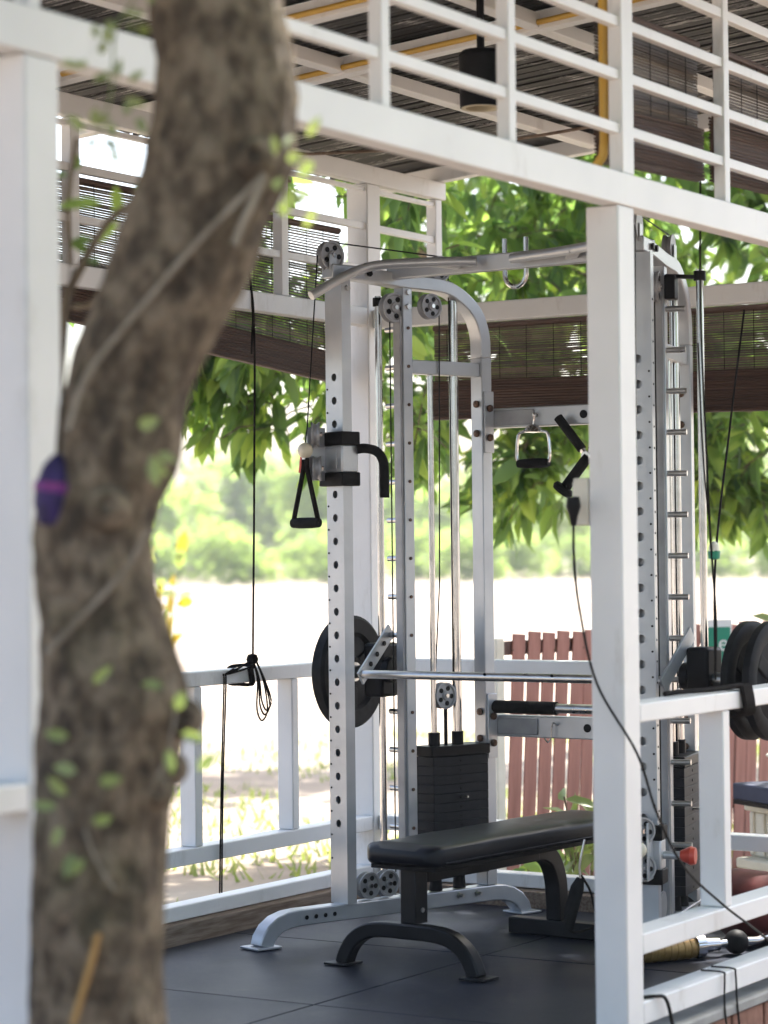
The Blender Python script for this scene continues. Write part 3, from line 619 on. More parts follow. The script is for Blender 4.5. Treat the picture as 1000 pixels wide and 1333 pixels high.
for k in range(2):
    MB().tube(rel(bez([B(1.165+.012*k, 2.186, .89), B(1.16+.012*k, 2.181, .84), B(1.142+.01*k, 2.183, .5), B(1.125+.012*k, 2.182, .13)], 6)), .0032, 6).build('tail', 'cord', pc)
MB().lathe([(0, -.02), (.018, -.014), (.022, 0), (.016, .016), (0, .02)], tuple(B(1.316, 2.168, .935)-pc.location), (0, 0, 1), 10).build('knot', 'cord', pc)
wrp = thing('rail_wrap', 'black cord wound thickly round the top rail under the weight plates', 'cord', B(.66, .045, .84))
for k in range(5):
    t0 = .64+.013*k; lo = lambda t, v, z: tuple(B(t, v, z)-wrp.location)
    MB().tube(bez([lo(t0, -.004, .915), lo(t0+.004, -.012, .86), lo(t0+.006, -.006, .838), lo(t0+.006, .05, .832), lo(t0+.006, .1, .845), lo(t0+.004, .1, .9), lo(t0, .05, .913), lo(t0, -.002, .915)], 5), .0085, 6).build('turn', 'cord', wrp)
MB().tube(bez([lo(.645, .0, .917), lo(.5, .03, .912), lo(.38, .06, .912), lo(.3, .075, .91)], 5), .008, 6).build('tail', 'cord', wrp)
cA = thing('toggle_cord', 'black blind cord with a green toggle hanging in front of the silver rod', 'cord', B(.70, .11, .92))
lo = lambda t, v, z: tuple(B(t, v, z)-cA.location)
MB().tube(bez([lo(.675, .12, 2.38), lo(.664, .12, 2.0), lo(.685, .12, 1.67), lo(.712, .12, 1.34), lo(.742, .12, 1.115), lo(.70, .105, .93)], 6), .0036, 6).build('line', 'cord', cA)
MB().tube(bez([lo(.655, .125, 1.9), lo(.69, .13, 1.58), lo(.73, .125, 1.31)], 6), .003, 6).build('line', 'cord', cA)
MB().lathe([(0, -.026), (.017, -.022), (.019, 0), (.0, .0)], lo(.735, .12, 1.30), (0, 0, 1), 12).build('toggle', 'green_sign', cA)
MB().lathe([(0, .001), (.016, .001), (.014, .02), (.005, .028), (0, .028)], lo(.735, .12, 1.30), (0, 0, 1), 12).build('toggle_cap', 'cream', cA)
cordobj('slant_cord', 'black cord slanting from the end blind down to the bar carriage', 'cord', [B(2.12, .62, 2.14), B(1.6, .45, 1.70), B(1.1, .28, 1.28), B(.70, .105, .93)], .0036)
# loose electric cable in front of the post
cordobj('power_cable', 'thin black cable sagging across the tall white post to the floor beam', 'cable',
        [B(-.15, .115, 1.375), B(-.15, .115, 1.28), B(-.15, .10, 1.15), B(-.145, .055, .96), B(-.10, -.035, .78), B(0, -.04, .62), B(.17, -.035, .46), B(.42, -.03, .33), B(.62, -.03, .24), B(.85, -.01, .15), B(1.0, .03, .129), B(1.4, .05, .127)], .0036, 'cable', 8)
cordobj('beam_cord', 'black cord draped over the floor beam beside the tall white post', 'cord', [B(.0, .05, .125), B(.06, .0, .128), B(.1, -.012, .115), B(.12, -.02, .05), B(.14, -.03, -.06), B(.16, -.06, GZ+.01)], .005, 'cable', 8)
cordobj('loose_cord', 'thin black cord hanging in pair over the floor beam under the cable bar', 'cord', [B(.5, .07, .126), B(.49, .0, .127), B(.49, -.006, .11), B(.475, -.012, .03), B(.47, -.03, -.1), B(.47, -.05, GZ+.01)], .003, 'cable', 6, group='pair of thin cords over the floor beam')
cordobj('loose_cord', 'thin black cord hanging in pair over the floor beam under the cable bar', 'cord', [B(.57, .07, .126), B(.56, .0, .127), B(.565, -.006, .11), B(.56, -.012, .03), B(.55, -.03, -.1), B(.55, -.05, GZ+.01)], .003, 'cable', 6, group='pair of thin cords over the floor beam')
hk = thing('wire_hook', 'small bent wire hook on the lower cross beam', 'hook', ML(-.135, .645, .64), MYAW)
MB().tube(bez([(.012, .012, .052), (.018, .0, .055), (.006, -.004, .06), (0, -.004, .04), (-.002, -.004, .01), (-.015, -.004, -.008), (-.028, -.004, .006)], 5), .0028, 6).build('wire', 'steel', hk)
bx = thing('socket_box', 'small cream electric box on the side of the tall white post', 'electric box', B(-.065, .098, 1.37), PYAW)
MB().box((-.034, .0, 0), (.03, .045, .125)).build('case', 'cream', bx, .005)
MB().box((-.028, .0455, .01), (.024, .049, .115)).build('cover', 'cream', bx, .002)
pl = thing('cable_plug', 'black plug on the cable hanging beside the cream electric box', 'plug', B(-.15, .115, 1.37), PYAW)
MB().tube([(0, 0, 0), (0, 0, .025), (0, 0, .05), (.0, .0, .075)], lambda i: (.007, .012, .02, .016)[i], 12).build('body', 'black', pl)
# yellow conduit
yc = thing('yellow_conduit', 'yellow electrical conduit along the ceiling and down the lattice post', 'conduit', B(-.17, .07, 2.3))
lo = lambda t, v, z: tuple(B(t, v, z)-yc.location)
MB().tube(bez([lo(-.03, .072, 2.96), lo(-.03, .072, 2.6), lo(-.032, .072, 2.38), lo(-.032, .084, 2.335), lo(-.032, .12, 2.30)], 6), .0125, 10).build('drop_pipe', 'yellow', yc)
slabT = lambda t, v, z: tuple(B(t, v, z)-yc.location)
for t in (.22, .86): MB(slabT).tube([(t-.0135, -.2, rz_(-.2)+.02), (t-.0135, 2.1, rz_(2.1)+.02)], .009, 10, up=(0, 0, 1)).build('ceiling_pipe', 'yellow', yc)
# ceiling can light
lp = Vector((0, 0, 0)); lamp = thing('ceiling_lamp', 'black cylindrical can lamp hanging from the slatted ceiling', 'lamp', B(.39, .683, 2.60), PYAW)
MB().lathe([(0, .165), (.055, .165), (.066, .15), (.062, 0), (.055, 0), (.05, .004), (.05, .05), (.0, .06)], (0, 0, 0), (.0, 0, 1), 32).build('can', 'black', lamp, smooth=30)
MB().lathe([(.046, .003), (.0575, -.001), (.0575, -.003), (.046, -.003), (.046, .003)], (0, 0, 0), (0, 0, 1), 32).build('rim', 'lamp_inner', lamp)
MB().lathe([(.0, .05), (.049, .045), (.049, .003), (.0485, .003), (.0485, .044), (0, .049)], (0, 0, 0), (0, 0, 1), 24).build('reflector', 'lamp_inner', lamp)
MB().tube([(0, 0, .165), (0, 0, .385)], .012, 8).build('stem', 'black', lamp)
# white service wire under the back eave
cordobj('eave_wire', 'thin wire sagging under the back eave beam', 'wire', [B(1.0, 2.16, 2.80), B(1.5, 2.15, 2.765), B(1.85, 2.1, 2.80), B(2.2, 1.6, 2.845), B(2.3, 1.0, 2.90)], .006, 'old_wood')

# ------------------------------------------------------------------ loose gear on the mats
at_floor = lambda t, v: B(t, v, 0)
rl_ = thing('foam_roller', 'hollow dark red foam roller lying on the mats inside the railing', 'foam roller', Vector((1.26, 8.2, 0)), R_(-50))
MB().lathe([(.06, -.15), (.108, -.15), (.115, -.14), (.115, .14), (.108, .15), (.06, .15), (.06, -.15)], (0, 0, .116), (1, 0, 0), 36).build('sleeve', 'maroon', rl_, smooth=40)
MB().lathe([(.054, -.148), (.0595, -.148), (.0595, .148), (.054, .148), (.054, -.148)], (0, 0, .116), (1, 0, 0), 36).build('core', 'black', rl_)
hb = thing('cable_bar', 'chrome cable bar with bronze grip and black ball lying by the floor beam', 'cable bar', B(1.36, .50, 0), PYAW-R_(33))
MB().lathe([(0, -.24), (.03, -.24), (.034, -.23), (.034, .0), (.03, .01), (0, .01)], (0, 0, .035), (1, .0, .0), 20).build('grip', 'brass', hb, smooth=40)
for k in range(9): MB().lathe([(.033, -.22+.025*k), (.0355, -.218+.025*k), (.0355, -.212+.025*k), (.033, -.21+.025*k)], (0, 0, .035), (1, 0, 0), 20).build('grip_ring', 'brass', hb)
MB().lathe([(0, .008), (.038, .008), (.038, .04), (.026, .045), (.022, .1), (0, .1)], (0, 0, .038), (1, 0, 0), 20).build('collar', 'chrome', hb)
MB().tube([(.1, 0, .038), (.14, 0, .04)], .012, 12).build('shaft', 'chrome', hb)
MB().lathe([(0, -.04)]+[(.04*math.cos(R_(a)), .04*math.sin(R_(a))) for a in range(-70, 80, 20)]+[(0, .04)], (.17, 0, .041), (1, 0, 0), 20).build('ball', 'rubber', hb)
MB().tube(bez([(.2, 0, .04), (.25, .0, .038), (.29, .02, .045), (.36, .05, .045)], 5), .0145, 12).build('bent_bar', 'chrome', hb)
kb = thing('kettlebell', 'black kettlebell standing behind the railing by the weight stack', 'kettlebell', B(1.80, .76, 0), R_(20))
MB().lathe([(0, .0), (.055, 0), (.082, .03), (.09, .075), (.075, .12), (.045, .145), (0, .15)], (0, 0, 0), (0, 0, 1), 24).build('body', 'rubber', kb)
MB().tube(bez([(-.05, 0, .125), (-.062, 0, .17), (-.045, 0, .215), (0, 0, .225), (.045, 0, .215), (.062, 0, .17), (.05, 0, .125)], 5), .015, 12, up=(0, 1, 0)).build('handle', 'rubber', kb)
# stacked goods beyond the end railing
def crate(name, label, p, rz, sx, sy, sz, m='cream'):
    o = thing(name, label, 'crate', p, rz)
    MB().box((-sx*.94, -sy*.94, 0), (sx*.94, sy*.94, sz*.86)).build('body', m, o, .012)
    MB().box((-sx, -sy, sz*.862), (sx, sy, sz)).build('rim', m, o, .008)
    for k in range(7):
        x = -sx*.8+k*sx*1.6/6; MB().box((x-.008, -sy*.94-.012, .01), (x+.008, -sy*.9402, sz*.85)).build('rib', m, o, .003)
    for k in range(5):
        y = -sy*.75+k*sy*1.5/4; MB().box((-sx*.94-.012, y-.008, .01), (-sx*.9402, y+.008, sz*.85)).build('rib', m, o, .003)
    return o
cp = Vector((1.72, 9.75, GZ))
crate('plastic_crate', 'cream ribbed plastic crate at the bottom of the stack by the red fence', cp, R_(30), .26, .22, .30)
crate('plastic_crate', 'cream plastic crate in the middle of the stack under the navy mat', cp+Vector((.02, .02, .30)), R_(24), .25, .21, .21)
nm = thing('ridged_mat', 'navy blue ridged foam slab lying between the cream crates', 'foam mat', cp+Vector((.03, -.02, .51)), R_(24))
MB().box((-.30, -.24, .02), (.34, .24, .085)).build('slab', 'navy', nm, .006)
for k in range(24): MB().box((-.296+.0265*k, -.247, .001), (-.281+.0265*k, .24, .0195)).build('ridge', 'black', nm, .002)
crate('plastic_crate', 'cream plastic crate on top of the navy mat beneath the weight plates', cp+Vector((.05, .04, .595)), R_(28), .2, .17, .115)

# ------------------------------------------------------------------ red picket fence
FD = Vector((.682, .731, 0)); F0 = Vector((.447, 10.4, GZ))
fence = thing('picket_fence', 'reddish brown slatted picket fence leaning behind the pavilion', 'fence', F0, math.atan2(FD.y, FD.x))
pk = MB(); pk.box((-.042, -.0035, 0), (.042, .0035, 1.18)); pkm = pk.mesh('picket', 0); pkm.materials.append(M['red_wood'])
for i in range(38):
    put('picket', pkm, fence, (.11+.098*i, random.uniform(-.002, .002), random.uniform(-.005, .005)), (random.uniform(-.004, .004), R_(4.0)+random.uniform(-.008, .008), 0), bevel=.003)
for z in (1.085, .30): MB().box((0, .009, z), (3.9, .03, z+.06)).build('fence_rail', 'dark_wood', fence, .003)
MB().box((.0, -.03, 0), (.05, .04, 1.16)).build('fence_post', 'cream', fence, .004)
for x in (1.9, 3.8): MB().box((x, .046, 0), (x+.07, .11, 1.1)).build('fence_post', 'dark_wood', fence, .004)
for i in range(38):
    for z in (1.10, .34):
        if random.random() < .8: MB().disc((.11+.098*i+.02+random.uniform(-.006, .006)-.03*(z < .5), -.0055, z+random.uniform(-.01, .01)), (0, 1, 0), .0045, .003, 6).build('nail', 'bolt', fence)
sg = thing('green_sign', 'small green sign with white border fixed to the red fence', 'sign', F0+FD*1.55+Vector((.05, -.06, .98)), math.atan2(FD.y, FD.x)-R_(35))
MB().box((-.075, -.004, 0), (.065, .004, .22)).build('board', 'white', sg, .002)
MB().box((-.066, -.0065, .012), (.056, -.0045, .185)).build('panel', 'green_sign', sg, 0)
fc = bpy.data.curves.new('lettering', 'FONT'); fc.body = 'e'; fc.size = .11; fc.extrude = .0008; fc.align_x = 'CENTER'
ftmp = bpy.data.objects.new('text_source', fc); col.objects.link(ftmp); bpy.context.view_layer.update()
fm = bpy.data.meshes.new_from_object(ftmp.evaluated_get(bpy.context.evaluated_depsgraph_get())); bpy.data.objects.remove(ftmp)
fm.materials.clear(); fm.materials.append(M['white']); put('lettering', fm, sg, (.02, -.0085, .075), (R_(90), 0, 0))
MB().box((-.02, .005, -.98), (.02, .03, .12)).build('stake', 'cream', sg, .003)

# ------------------------------------------------------------------ foliage
def leaf_verts(c, d, n, L, Wd, fold=.18, droop=.12):
    """pointed folded leaf: 8 verts, base c, direction d, normal n"""
    d = d.normalized(); sd = d.cross(n); 
    if sd.length < 1e-4: sd = d.orthogonal()
    sd.normalize(); n = sd.cross(d).normalized()
    P = lambda a, b, h: tuple(c+d*(a*L)+sd*(b*Wd)+n*(h*L))
    return [P(0, 0, 0), P(.28, -.42, fold*.35), P(.28, 0, 0), P(.28, .42, fold*.35), P(.68, -.4, fold*.3-droop*.5), P(.68, 0, -droop*.5), P(.68, .4, fold*.3-droop*.5), P(1, 0, -droop*1.3)], \
           [(0, 2, 1), (0, 3, 2), (1, 2, 5, 4), (2, 3, 6, 5), (4, 5, 7), (5, 6, 7)]
def rnd_dir(r, dz=0):
    while True:
        q = Vector((r.uniform(-1, 1), r.uniform(-1, 1), r.uniform(-1, 1)))
        if .05 < q.length < 1: q.normalize(); q.z += dz; return q.normalized()
units = [MB().add(*leaf_verts(Vector((0, 0, 0)), Vector((0, 1, 0)), Vector((0, 0, 1)), 1, 1, fo_, dr_)).mesh('leaf', 180, False) for fo_, dr_ in ((.18, .12), (.3, .3), (.08, .22), (.35, .05))]
def leafmesh(m, u=0): me = units[u].copy(); me.materials.clear(); me.materials.append(M[m]); return me
LEAF = {k: [leafmesh(k, u) for u in range(4)] for k in ('leaf', 'leaf_young', 'orange_leaf', 'leaf_yellow')}
lrand = random.Random(88)
def leafobj(parent, c, d, n, L, Wd, m='leaf'):
    d = d.normalized(); sd = d.cross(n)
    if sd.length < 1e-3: sd = d.orthogonal()
    sd.normalize(); nn = sd.cross(d).normalized()
    o = put('leaf', lrand.choice(LEAF[m]), parent); o.matrix_local = Matrix.Translation(c) @ Matrix((sd, d, nn)).transposed().to_4x4() @ Matrix.Diagonal((Wd, L, L, 1)); return o
camp = Vector((0, 0, 1.3))
def inview(p):
    if p.y < 1: return False
    x = p.x/p.y*3200+500; y = 722-(p.z-1.3)/p.y*3200
    return -20 < x < 1020 and 60 < y < 780
def tree(name, label, base, limbs, lobes, Lf, Wf, seed, nleaf, nind, mm='leaf', trunk_r=.14, group=None, droop=-.45):
    r = random.Random(seed); base = Vector(base); o = thing(name, label, 'tree', base, 0, group)
    tr = MB(); 
    for pts, r0, r1 in limbs:
        P = bez([tuple(Vector(p)-base) for p in pts], 6); n = len(P)
        tr.tube(P, lambda i: r0+(r1-r0)*i/(n-1)+.01*noise.noise(P[i]*2.5), 9)
    vol = [l[1]**2.2*l[2] for l in lobes]; tot = sum(vol); cr = MB(); cand = []
    tw = MB()
    for (c, R, dn), v in zip(lobes, vol):
        c = Vector(c); k = int(nleaf*v/tot/7)
        for i in range(k):
            q = rnd_dir(r)*R*(r.random()**.45); q.z *= .8
            cc = c+q
            if noise.noise(cc*2.3+Vector((seed, 0, 0))) < -.07: continue
            out = (q.normalized()+Vector((0, 0, -.15))+rnd_dir(r)*.5).normalized()
            tl = r.uniform(.12, .3); tw.tube([tuple(cc-base-out*tl), tuple(cc-base-out*tl*.5+Vector((0, 0, .02))), tuple(cc-base)], .004, 4, False)
            for j in range(r.randint(5, 9)):
                p = cc-out*tl*r.random()*.9+rnd_dir(r)*.03; d = (out*.6+rnd_dir(r)*.8+Vector((0, 0, droop))).normalized(); n = (Vector((0, 0, 1))+rnd_dir(r)*.7).normalized()
                L = Lf*r.uniform(.45, 1.3); cand.append((p, d, n, L, Wf*L/Lf*r.uniform(.85, 1.15)))
    cand.sort(key=lambda q: (0 if inview(q[0]) else 1, (q[0]-camp).length))
    for i, (p, d, n, L, Wd) in enumerate(cand):
        if i < nind and inview(p): leafobj(o, p-base, d, n, L, Wd, mm)
        else: cr.add(*leaf_verts(p-base, d, n, L, Wd, lrand.uniform(.05, .35), lrand.uniform(0, .35)))
    tr.build('trunk', 'bark', o, smooth=60)
    tw.build('twigs', 'twig', o, smooth=60, kind='stuff', recalc=False)
    cr.build('crown', mm, o, smooth=0, kind='stuff', recalc=False)
    return o
# broad-leaved tree past the end wall
tree('broadleaf_tree', 'broad leaved tree spreading over the red fence beyond the end beam', (3.3, 13.6, GZ),
     [([(3.3, 13.6, GZ), (3.2, 13.5, 1.2), (3.0, 13.4, 2.4), (2.6, 13.2, 3.6), (2.3, 13.2, 5.0)], .2, .07), ([(3.1, 13.4, 1.6), (2.4, 13.1, 2.1), (1.6, 13.0, 2.5), (.7, 12.9, 3.0)], .09, .02),
      ([(2.8, 13.3, 3.0), (1.8, 13.4, 3.7), (.6, 13.6, 4.1)], .08, .02), ([(2.8, 13.3, 3.2), (3.4, 13.0, 4.0), (4.0, 12.6, 4.8)], .08, .03)],
     [((.55, 13.0, 2.75), .75, 1.2), ((1.15, 12.8, 2.25), .75, 1.2), ((1.75, 12.8, 2.3), .8, 1.1), ((2.4, 12.9, 2.7), 1.0, 1), ((1.2, 13.4, 3.4), 1.0, 1.1), ((.75, 12.6, 1.75), .5, 1.3), ((.2, 12.8, 1.95), .5, 1.2), ((1.15, 12.6, 1.55), .35, 1.0), ((2.05, 12.6, 1.8), .6, 1.5), ((1.6, 12.6, 1.75), .45, 1.3), ((1.75, 12.7, 1.75), .42, .7),
      ((2.3, 13.4, 4.0), 1.2, .8), ((.4, 13.7, 4.0), .9, .8), ((3.4, 13.2, 4.4), 1.3, .7), ((2.2, 13.4, 5.3), 1.3, .7), ((.9, 13.2, 4.9), 1.0, .7), ((3.3, 12.8, 3.2), .9, .8)],
       .18, .066, 11, 21000, 300, group='trees around the pavilion')
# tree behind the back railing, limbs reaching over the roof
tree('broadleaf_tree', 'broad leaved tree behind the back railing with limbs over the roof', (-1.4, 12.2, GZ),
     [([(-1.4, 12.2, GZ), (-1.38, 12.2, 1.0), (-1.22, 12.1, 2.0), (-.88, 11.9, 2.9), (-.8, 11.6, 3.6), (-.7, 11.3, 4.6)], .13, .05), ([(-1.2, 12.1, 2.0), (-.95, 11.9, 2.15), (-.6, 11.6, 2.25), (.0, 11.4, 2.2)], .06, .015),
      ([(-.82, 11.7, 3.4), (-.5, 11.2, 3.55), (.1, 10.8, 3.3), (.5, 10.6, 3.0)], .06, .015), ([(.2, 10.2, 5.0), (1.2, 11.0, 5.0), (2.1, 11.7, 4.9)], .04, .015), ([(-.7, 11.3, 4.4), (.2, 10.2, 5.0), (1.4, 9.4, 5.1)], .06, .02)],
     [((-.75, 11.6, 2.35), .5, 1.2), ((-.3, 11.5, 2.25), .5, 1.2), ((.05, 11.3, 2.5), .55, 1.2), ((-1.1, 11.8, 2.5), .5, .8), ((.2, 10.9, 3.0), .5, 1.0), ((-.4, 11.4, 3.3), .6, .7), ((-.2, 11.7, 1.9), .36, 1.2), ((-.6, 11.7, 2.05), .4, 1.2), ((.15, 11.5, 2.0), .4, 1.2),
      ((-.9, 11.7, 2.15), .38, 1.3), ((-.5, 11.6, 1.95), .3, 1.0), ((-.62, 11.7, 2.95), .45, 1.0), ((-.2, 11.6, 2.85), .42, 1.0), ((2.0, 11.6, 5.1), 1.2, 1.1), ((1.3, 11.4, 4.9), 1.1, 1.1), ((-.9, 11.2, 4.6), 1.2, .8), ((.3, 10.2, 5.0), 1.3, .9), ((1.5, 9.5, 5.2), 1.3, .9), ((.5, 11.6, 4.6), 1.2, .8), ((2.3, 10.6, 5.3), 1.2, .9), ((-1.6, 10.4, 4.9), 1.2, .6)],  # two high lobes out of view, and their limb, added to shade the mats
     .17, .066, 23, 18500, 300, group='trees around the pavilion')
# darker tree further back
tree('broadleaf_tree', 'dense tree standing further back behind the arch of the gym machine', (1.86, 19.5, GZ),
     [([(1.86, 19.5, GZ), (1.86, 19.4, 1.5), (1.7, 19.3, 3.2), (1.3, 19.3, 5.6)], .2, .07), ([(1.3, 19.4, 2.6), (.4, 19.2, 3.6), (-.4, 19, 4.2)], .09, .03), ([(1.3, 19.4, 3.0), (2.3, 19.3, 3.9), (3.2, 19, 4.4)], .09, .03)],
     [((.5, 19, 4.3), 1.1, 1), ((1.6, 19.3, 3.9), 1.2, 1), ((2.8, 19, 4.0), 1.2, 1), ((1.2, 19.5, 5.6), 1.4, .9), ((2.8, 19.5, 5.6), 1.4, .9), ((.2, 19.3, 5.6), 1.1, .8), ((3.9, 19.3, 4.9), 1.2, .8), ((2.3, 19.0, 2.7), .8, .7)],
     .21, .085, 37, 9000, 60, group='trees around the pavilion')
# hanging leaves under the back eave
sp = thing('leaf_spray', 'spray of long green leaves with one orange leaf under the back eave', 'leaves', B(2.0, 2.75, 2.5))
for i, (t, z, L, k) in enumerate(((1.80, 2.76, .16, 'leaf_young'), (1.86, 2.77, .12, 'orange_leaf'), (1.92, 2.77, .17, 'leaf'), (1.98, 2.76, .18, 'leaf_young'), (2.05, 2.75, .21, 'leaf_young'), (2.12, 2.76, .13, 'leaf'), (1.74, 2.77, .12, 'leaf'))):
    c = B(t, 2.55, z)-sp.location; leafobj(sp, c, Vector((random.uniform(-.1, .2), random.uniform(-.1, .1), -1)), Vector((-.6, -.9, random.uniform(-.3, .3))), L, .055, k)
MB().tube(bez([tuple(B(1.6, 2.6, 2.83)-sp.location), tuple(B(1.9, 2.57, 2.78)-sp.location), tuple(B(2.15, 2.55, 2.77)-sp.location)], 6), .006, 6).build('stem', 'twig', sp)
# far trees along the field
rr = random.Random(5); far_meshes = []
for k in range(3):
    cr = MB(); r = random.Random(50+k)
    for lob in range(12):
        a = r.random()*6.28; c = Vector((math.cos(a)*r.uniform(0, 2.8), math.sin(a)*r.uniform(0, 2.8), r.uniform(2.2, 7.5))); R = r.uniform(1.2, 2.1)
        for i in range(120):
            q = rnd_dir(r)*R*r.random()**.3; cr.add(*leaf_verts(c+q, (q.normalized()+rnd_dir(r)*.7), rnd_dir(r, .5), r.uniform(.4, .8), .4))
    me = cr.mesh('crown', 0, False); me.materials.append(M['leaf_far'])
    tm = MB().tube([(0, 0, 0), (.1, 0, 2), (0, .1, 4), (0, 0, 6.5)], lambda i: (.28, .22, .16, .06)[i], 8).mesh('trunk', 60); tm.materials.append(M['bark'])
    far_meshes.append((me, tm))
for i in range(20):
    x = -32+i*4.0+rr.uniform(-1, 1); y = 165+rr.uniform(-10, 22)
    o = thing('far_tree', 'pale sunlit tree in the row beyond the bare field', 'tree', (x, y, GZ-.05), rr.random()*6.28, 'trees beyond the bare field')
    o.scale = (rr.uniform(1.1, 1.5), rr.uniform(1.1, 1.5), rr.uniform(.8, 1.25)); c, t = far_meshes[i % 3]; put('crown', c, o); put('trunk', t, o)
for i in range(24):          # low scrub in front of the row
    x = -32+i*3.1+rr.uniform(-1, 1); y = 140+rr.uniform(-35, 12)
    o = thing('field_shrub', 'low pale shrub at the far edge of the bare field', 'shrub', (x, y, GZ-.5), rr.random()*6.28, 'shrubs at the edge of the bare field')
    c, t = far_meshes[(i+1) % 3]; o.scale = (.8, .8, rr.uniform(.28, .5)); put('foliage', c, o)
# yellow flowered shrub left of the railing and small plants near the fence
def plant(name, label, base, hgt, spread, n, L, Wd, seed, m, up=.2, cat='plant', group=None):
    r = random.Random(seed); o = thing(name, label, cat, base, 0, group); st = MB()
    for i in range(n):
        a = r.random()*6.28; q = Vector((math.cos(a), math.sin(a), 0))*spread*r.random(); top = Vector((q.x, q.y, hgt*r.uniform(.55, 1)))
        st.tube([(q.x*.2, q.y*.2, 0), (q.x*.5, q.y*.5, top.z*.6), tuple(top)], .004, 5)
        for j in range(6):
            f = r.uniform(.45, 1); p = Vector((q.x*f, q.y*f, top.z*f)); leafobj(o, p, rnd_dir(r, up), rnd_dir(r, .8), L*r.uniform(.7, 1.2), Wd, m if r.random() < .75 else 'leaf_young')
    st.build('stems', 'twig', o); return o
plant('flowering_shrub', 'shrub with yellow blossoms past the field edge behind the tree trunk', (-2.02, 21, GZ), 1.75, .35, 9, .2, .11, 4, 'leaf_yellow')
plant('weed', 'leafy green weed growing between the end railing and the red fence', (.78, 9.75, GZ), .62, .16, 6, .13, .05, 5, 'leaf_young')
plant('weed', 'low leafy weed at the foot of the fence behind the bench leg', (.66, 9.95, GZ), .34, .16, 6, .12, .045, 6, 'leaf')
tw = thing('leaf_twig', 'single bright leafy twig rising beside the fence top and weight plates', 'leaves', (1.62, 10.3, GZ)); MB().tube([(0, 0, 0), (.02, 0, .6), (.03, 0, 1.22)], .004, 5).build('stem', 'twig', tw)
for d in ((.9, 0, .25), (-.8, 0, .3), (-.5, -.2, -.4)): leafobj(tw, Vector((.03, 0, 1.21)), Vector(d), Vector((.1, -.7, .7)), .12, .05, 'leaf_young')

# ------------------------------------------------------------------ foreground tree
def px(x, y, D):
    """point seen at photo position x,y at distance D along the view (used once to lay out the trunk)"""
    dx = (x-500)/3200; dy = (666.5-y)/3200; c, s = math.cos(R_(.63)), math.sin(R_(.63)); dx, dy = dx*c+dy*s, -dx*s+dy*c
    p = R_(.994); yy = math.cos(p)-dy*math.sin(p); zz = math.sin(p)+dy*math.cos(p); k = D/yy
    return Vector((dx*k, D, 1.3+zz*k))
TD = 4.0
prof = [(2010, 132, 105), (1700, 126, 94), (1333, 126, 87), (1200, 128, 86), (1080, 130, 86), (980, 140, 92), (900, 148, 93), (820, 136, 82), (740, 124, 76), (680, 124, 77), (600, 150, 80), (520, 163, 82), (450, 188, 88), (380, 222, 93), (300, 252, 95), (220, 282, 97), (150, 292, 92), (90, 293, 89), (20, 285, 86), (-60, 280, 84), (-200, 290, 80), (-380, 315, 74), (-600, 345, 62)]
tb = px(132, 2010, TD)
ft = thing('leaning_tree', 'thick leaning tree trunk with brown bark and climbing vine in front', 'tree', tb)
cps = bez([tuple(px(x, y, TD)-tb) for y, x, r in prof], 14); rads = bez([(r/3200*TD, 0, 0) for y, x, r in prof], 14)
tr = MB(); NR = 110; rings = []
for i, (c, rd) in enumerate(zip(cps, rads)):
    for j in range(NR):
        a = 2*math.pi*j/NR; d = Vector((math.cos(a), math.sin(a), 0)); q = d*1.7+Vector((0, 0, c.z*4))
        R = rd.x*(1+.07*noise.noise(q*1.2)+.055*noise.noise(q*3.1+Vector((5, 0, 0)))+.03*noise.noise(q*7)+.022*abs(noise.noise(d*9+Vector((0, 0, c.z*11))))+.02*noise.noise(d*16+Vector((3, 0, c.z*22))))
        rings.append(tuple(c+d*R))
n = len(cps); tr.add(rings, [(i*NR+j, i*NR+(j+1) % NR, (i+1)*NR+(j+1) % NR, (i+1)*NR+j) for i in range(n-1) for j in range(NR)]+[tuple(range(NR)), tuple((n-1)*NR+j for j in range(NR))])
# knots
def knot(x, y, r, D=None):
    c = px(x, y, D or TD-.09)-tb; tr.lathe([(0, -.2*r)]+[(r*math.cos(R_(a))*(1 if a < 40 else .8), r*.8*math.sin(R_(a))) for a in range(-60, 80, 20)]+[(.25*r, .5*r), (0, .35*r)], c, (.1, -1, .15), 14)
knot(330, 205, .04); knot(238, 935, .035, TD-.03); knot(222, 1000, .03, TD-.02); knot(140, 660, .04); knot(205, 1030, .03, TD-.05)
tr.build('trunk', 'bark', ft, smooth=70)
def rt(pts, D=TD-.13): return bez([tuple(px(x, y, D)-tb) for x, y in pts], 6)
MB().tube(rt([(345, 225), (310, 262), (262, 310), (205, 375), (150, 440), (110, 495), (88, 560)]), .0048, 8).build('vine_stem', 'vine_stem', ft)
MB().tube(rt([(345, 228), (330, 262), (316, 290), (305, 318)]), .006, 8).build('vine_stem', 'vine_stem', ft)
MB().tube(rt([(195, 690), (160, 745), (110, 800), (60, 850)], TD-.12), .0045, 8).build('vine_stem', 'vine_stem', ft)
MB().tube(rt([(110, 1080), (125, 1120), (150, 1160)], TD-.125), .0022, 8).build('vine_stem', 'vine_stem', ft)
MB().tube(rt([(95, 1333), (108, 1290), (122, 1240), (128, 1215)], TD-.13), .0055, 8).build('vine_stem', 'brass', ft)
MB().tube(rt([(225, 880), (228, 930), (215, 990), (205, 1010)], TD-.1), .0022, 8).build('vine_stem', 'vine_stem', ft)
r = random.Random(9)
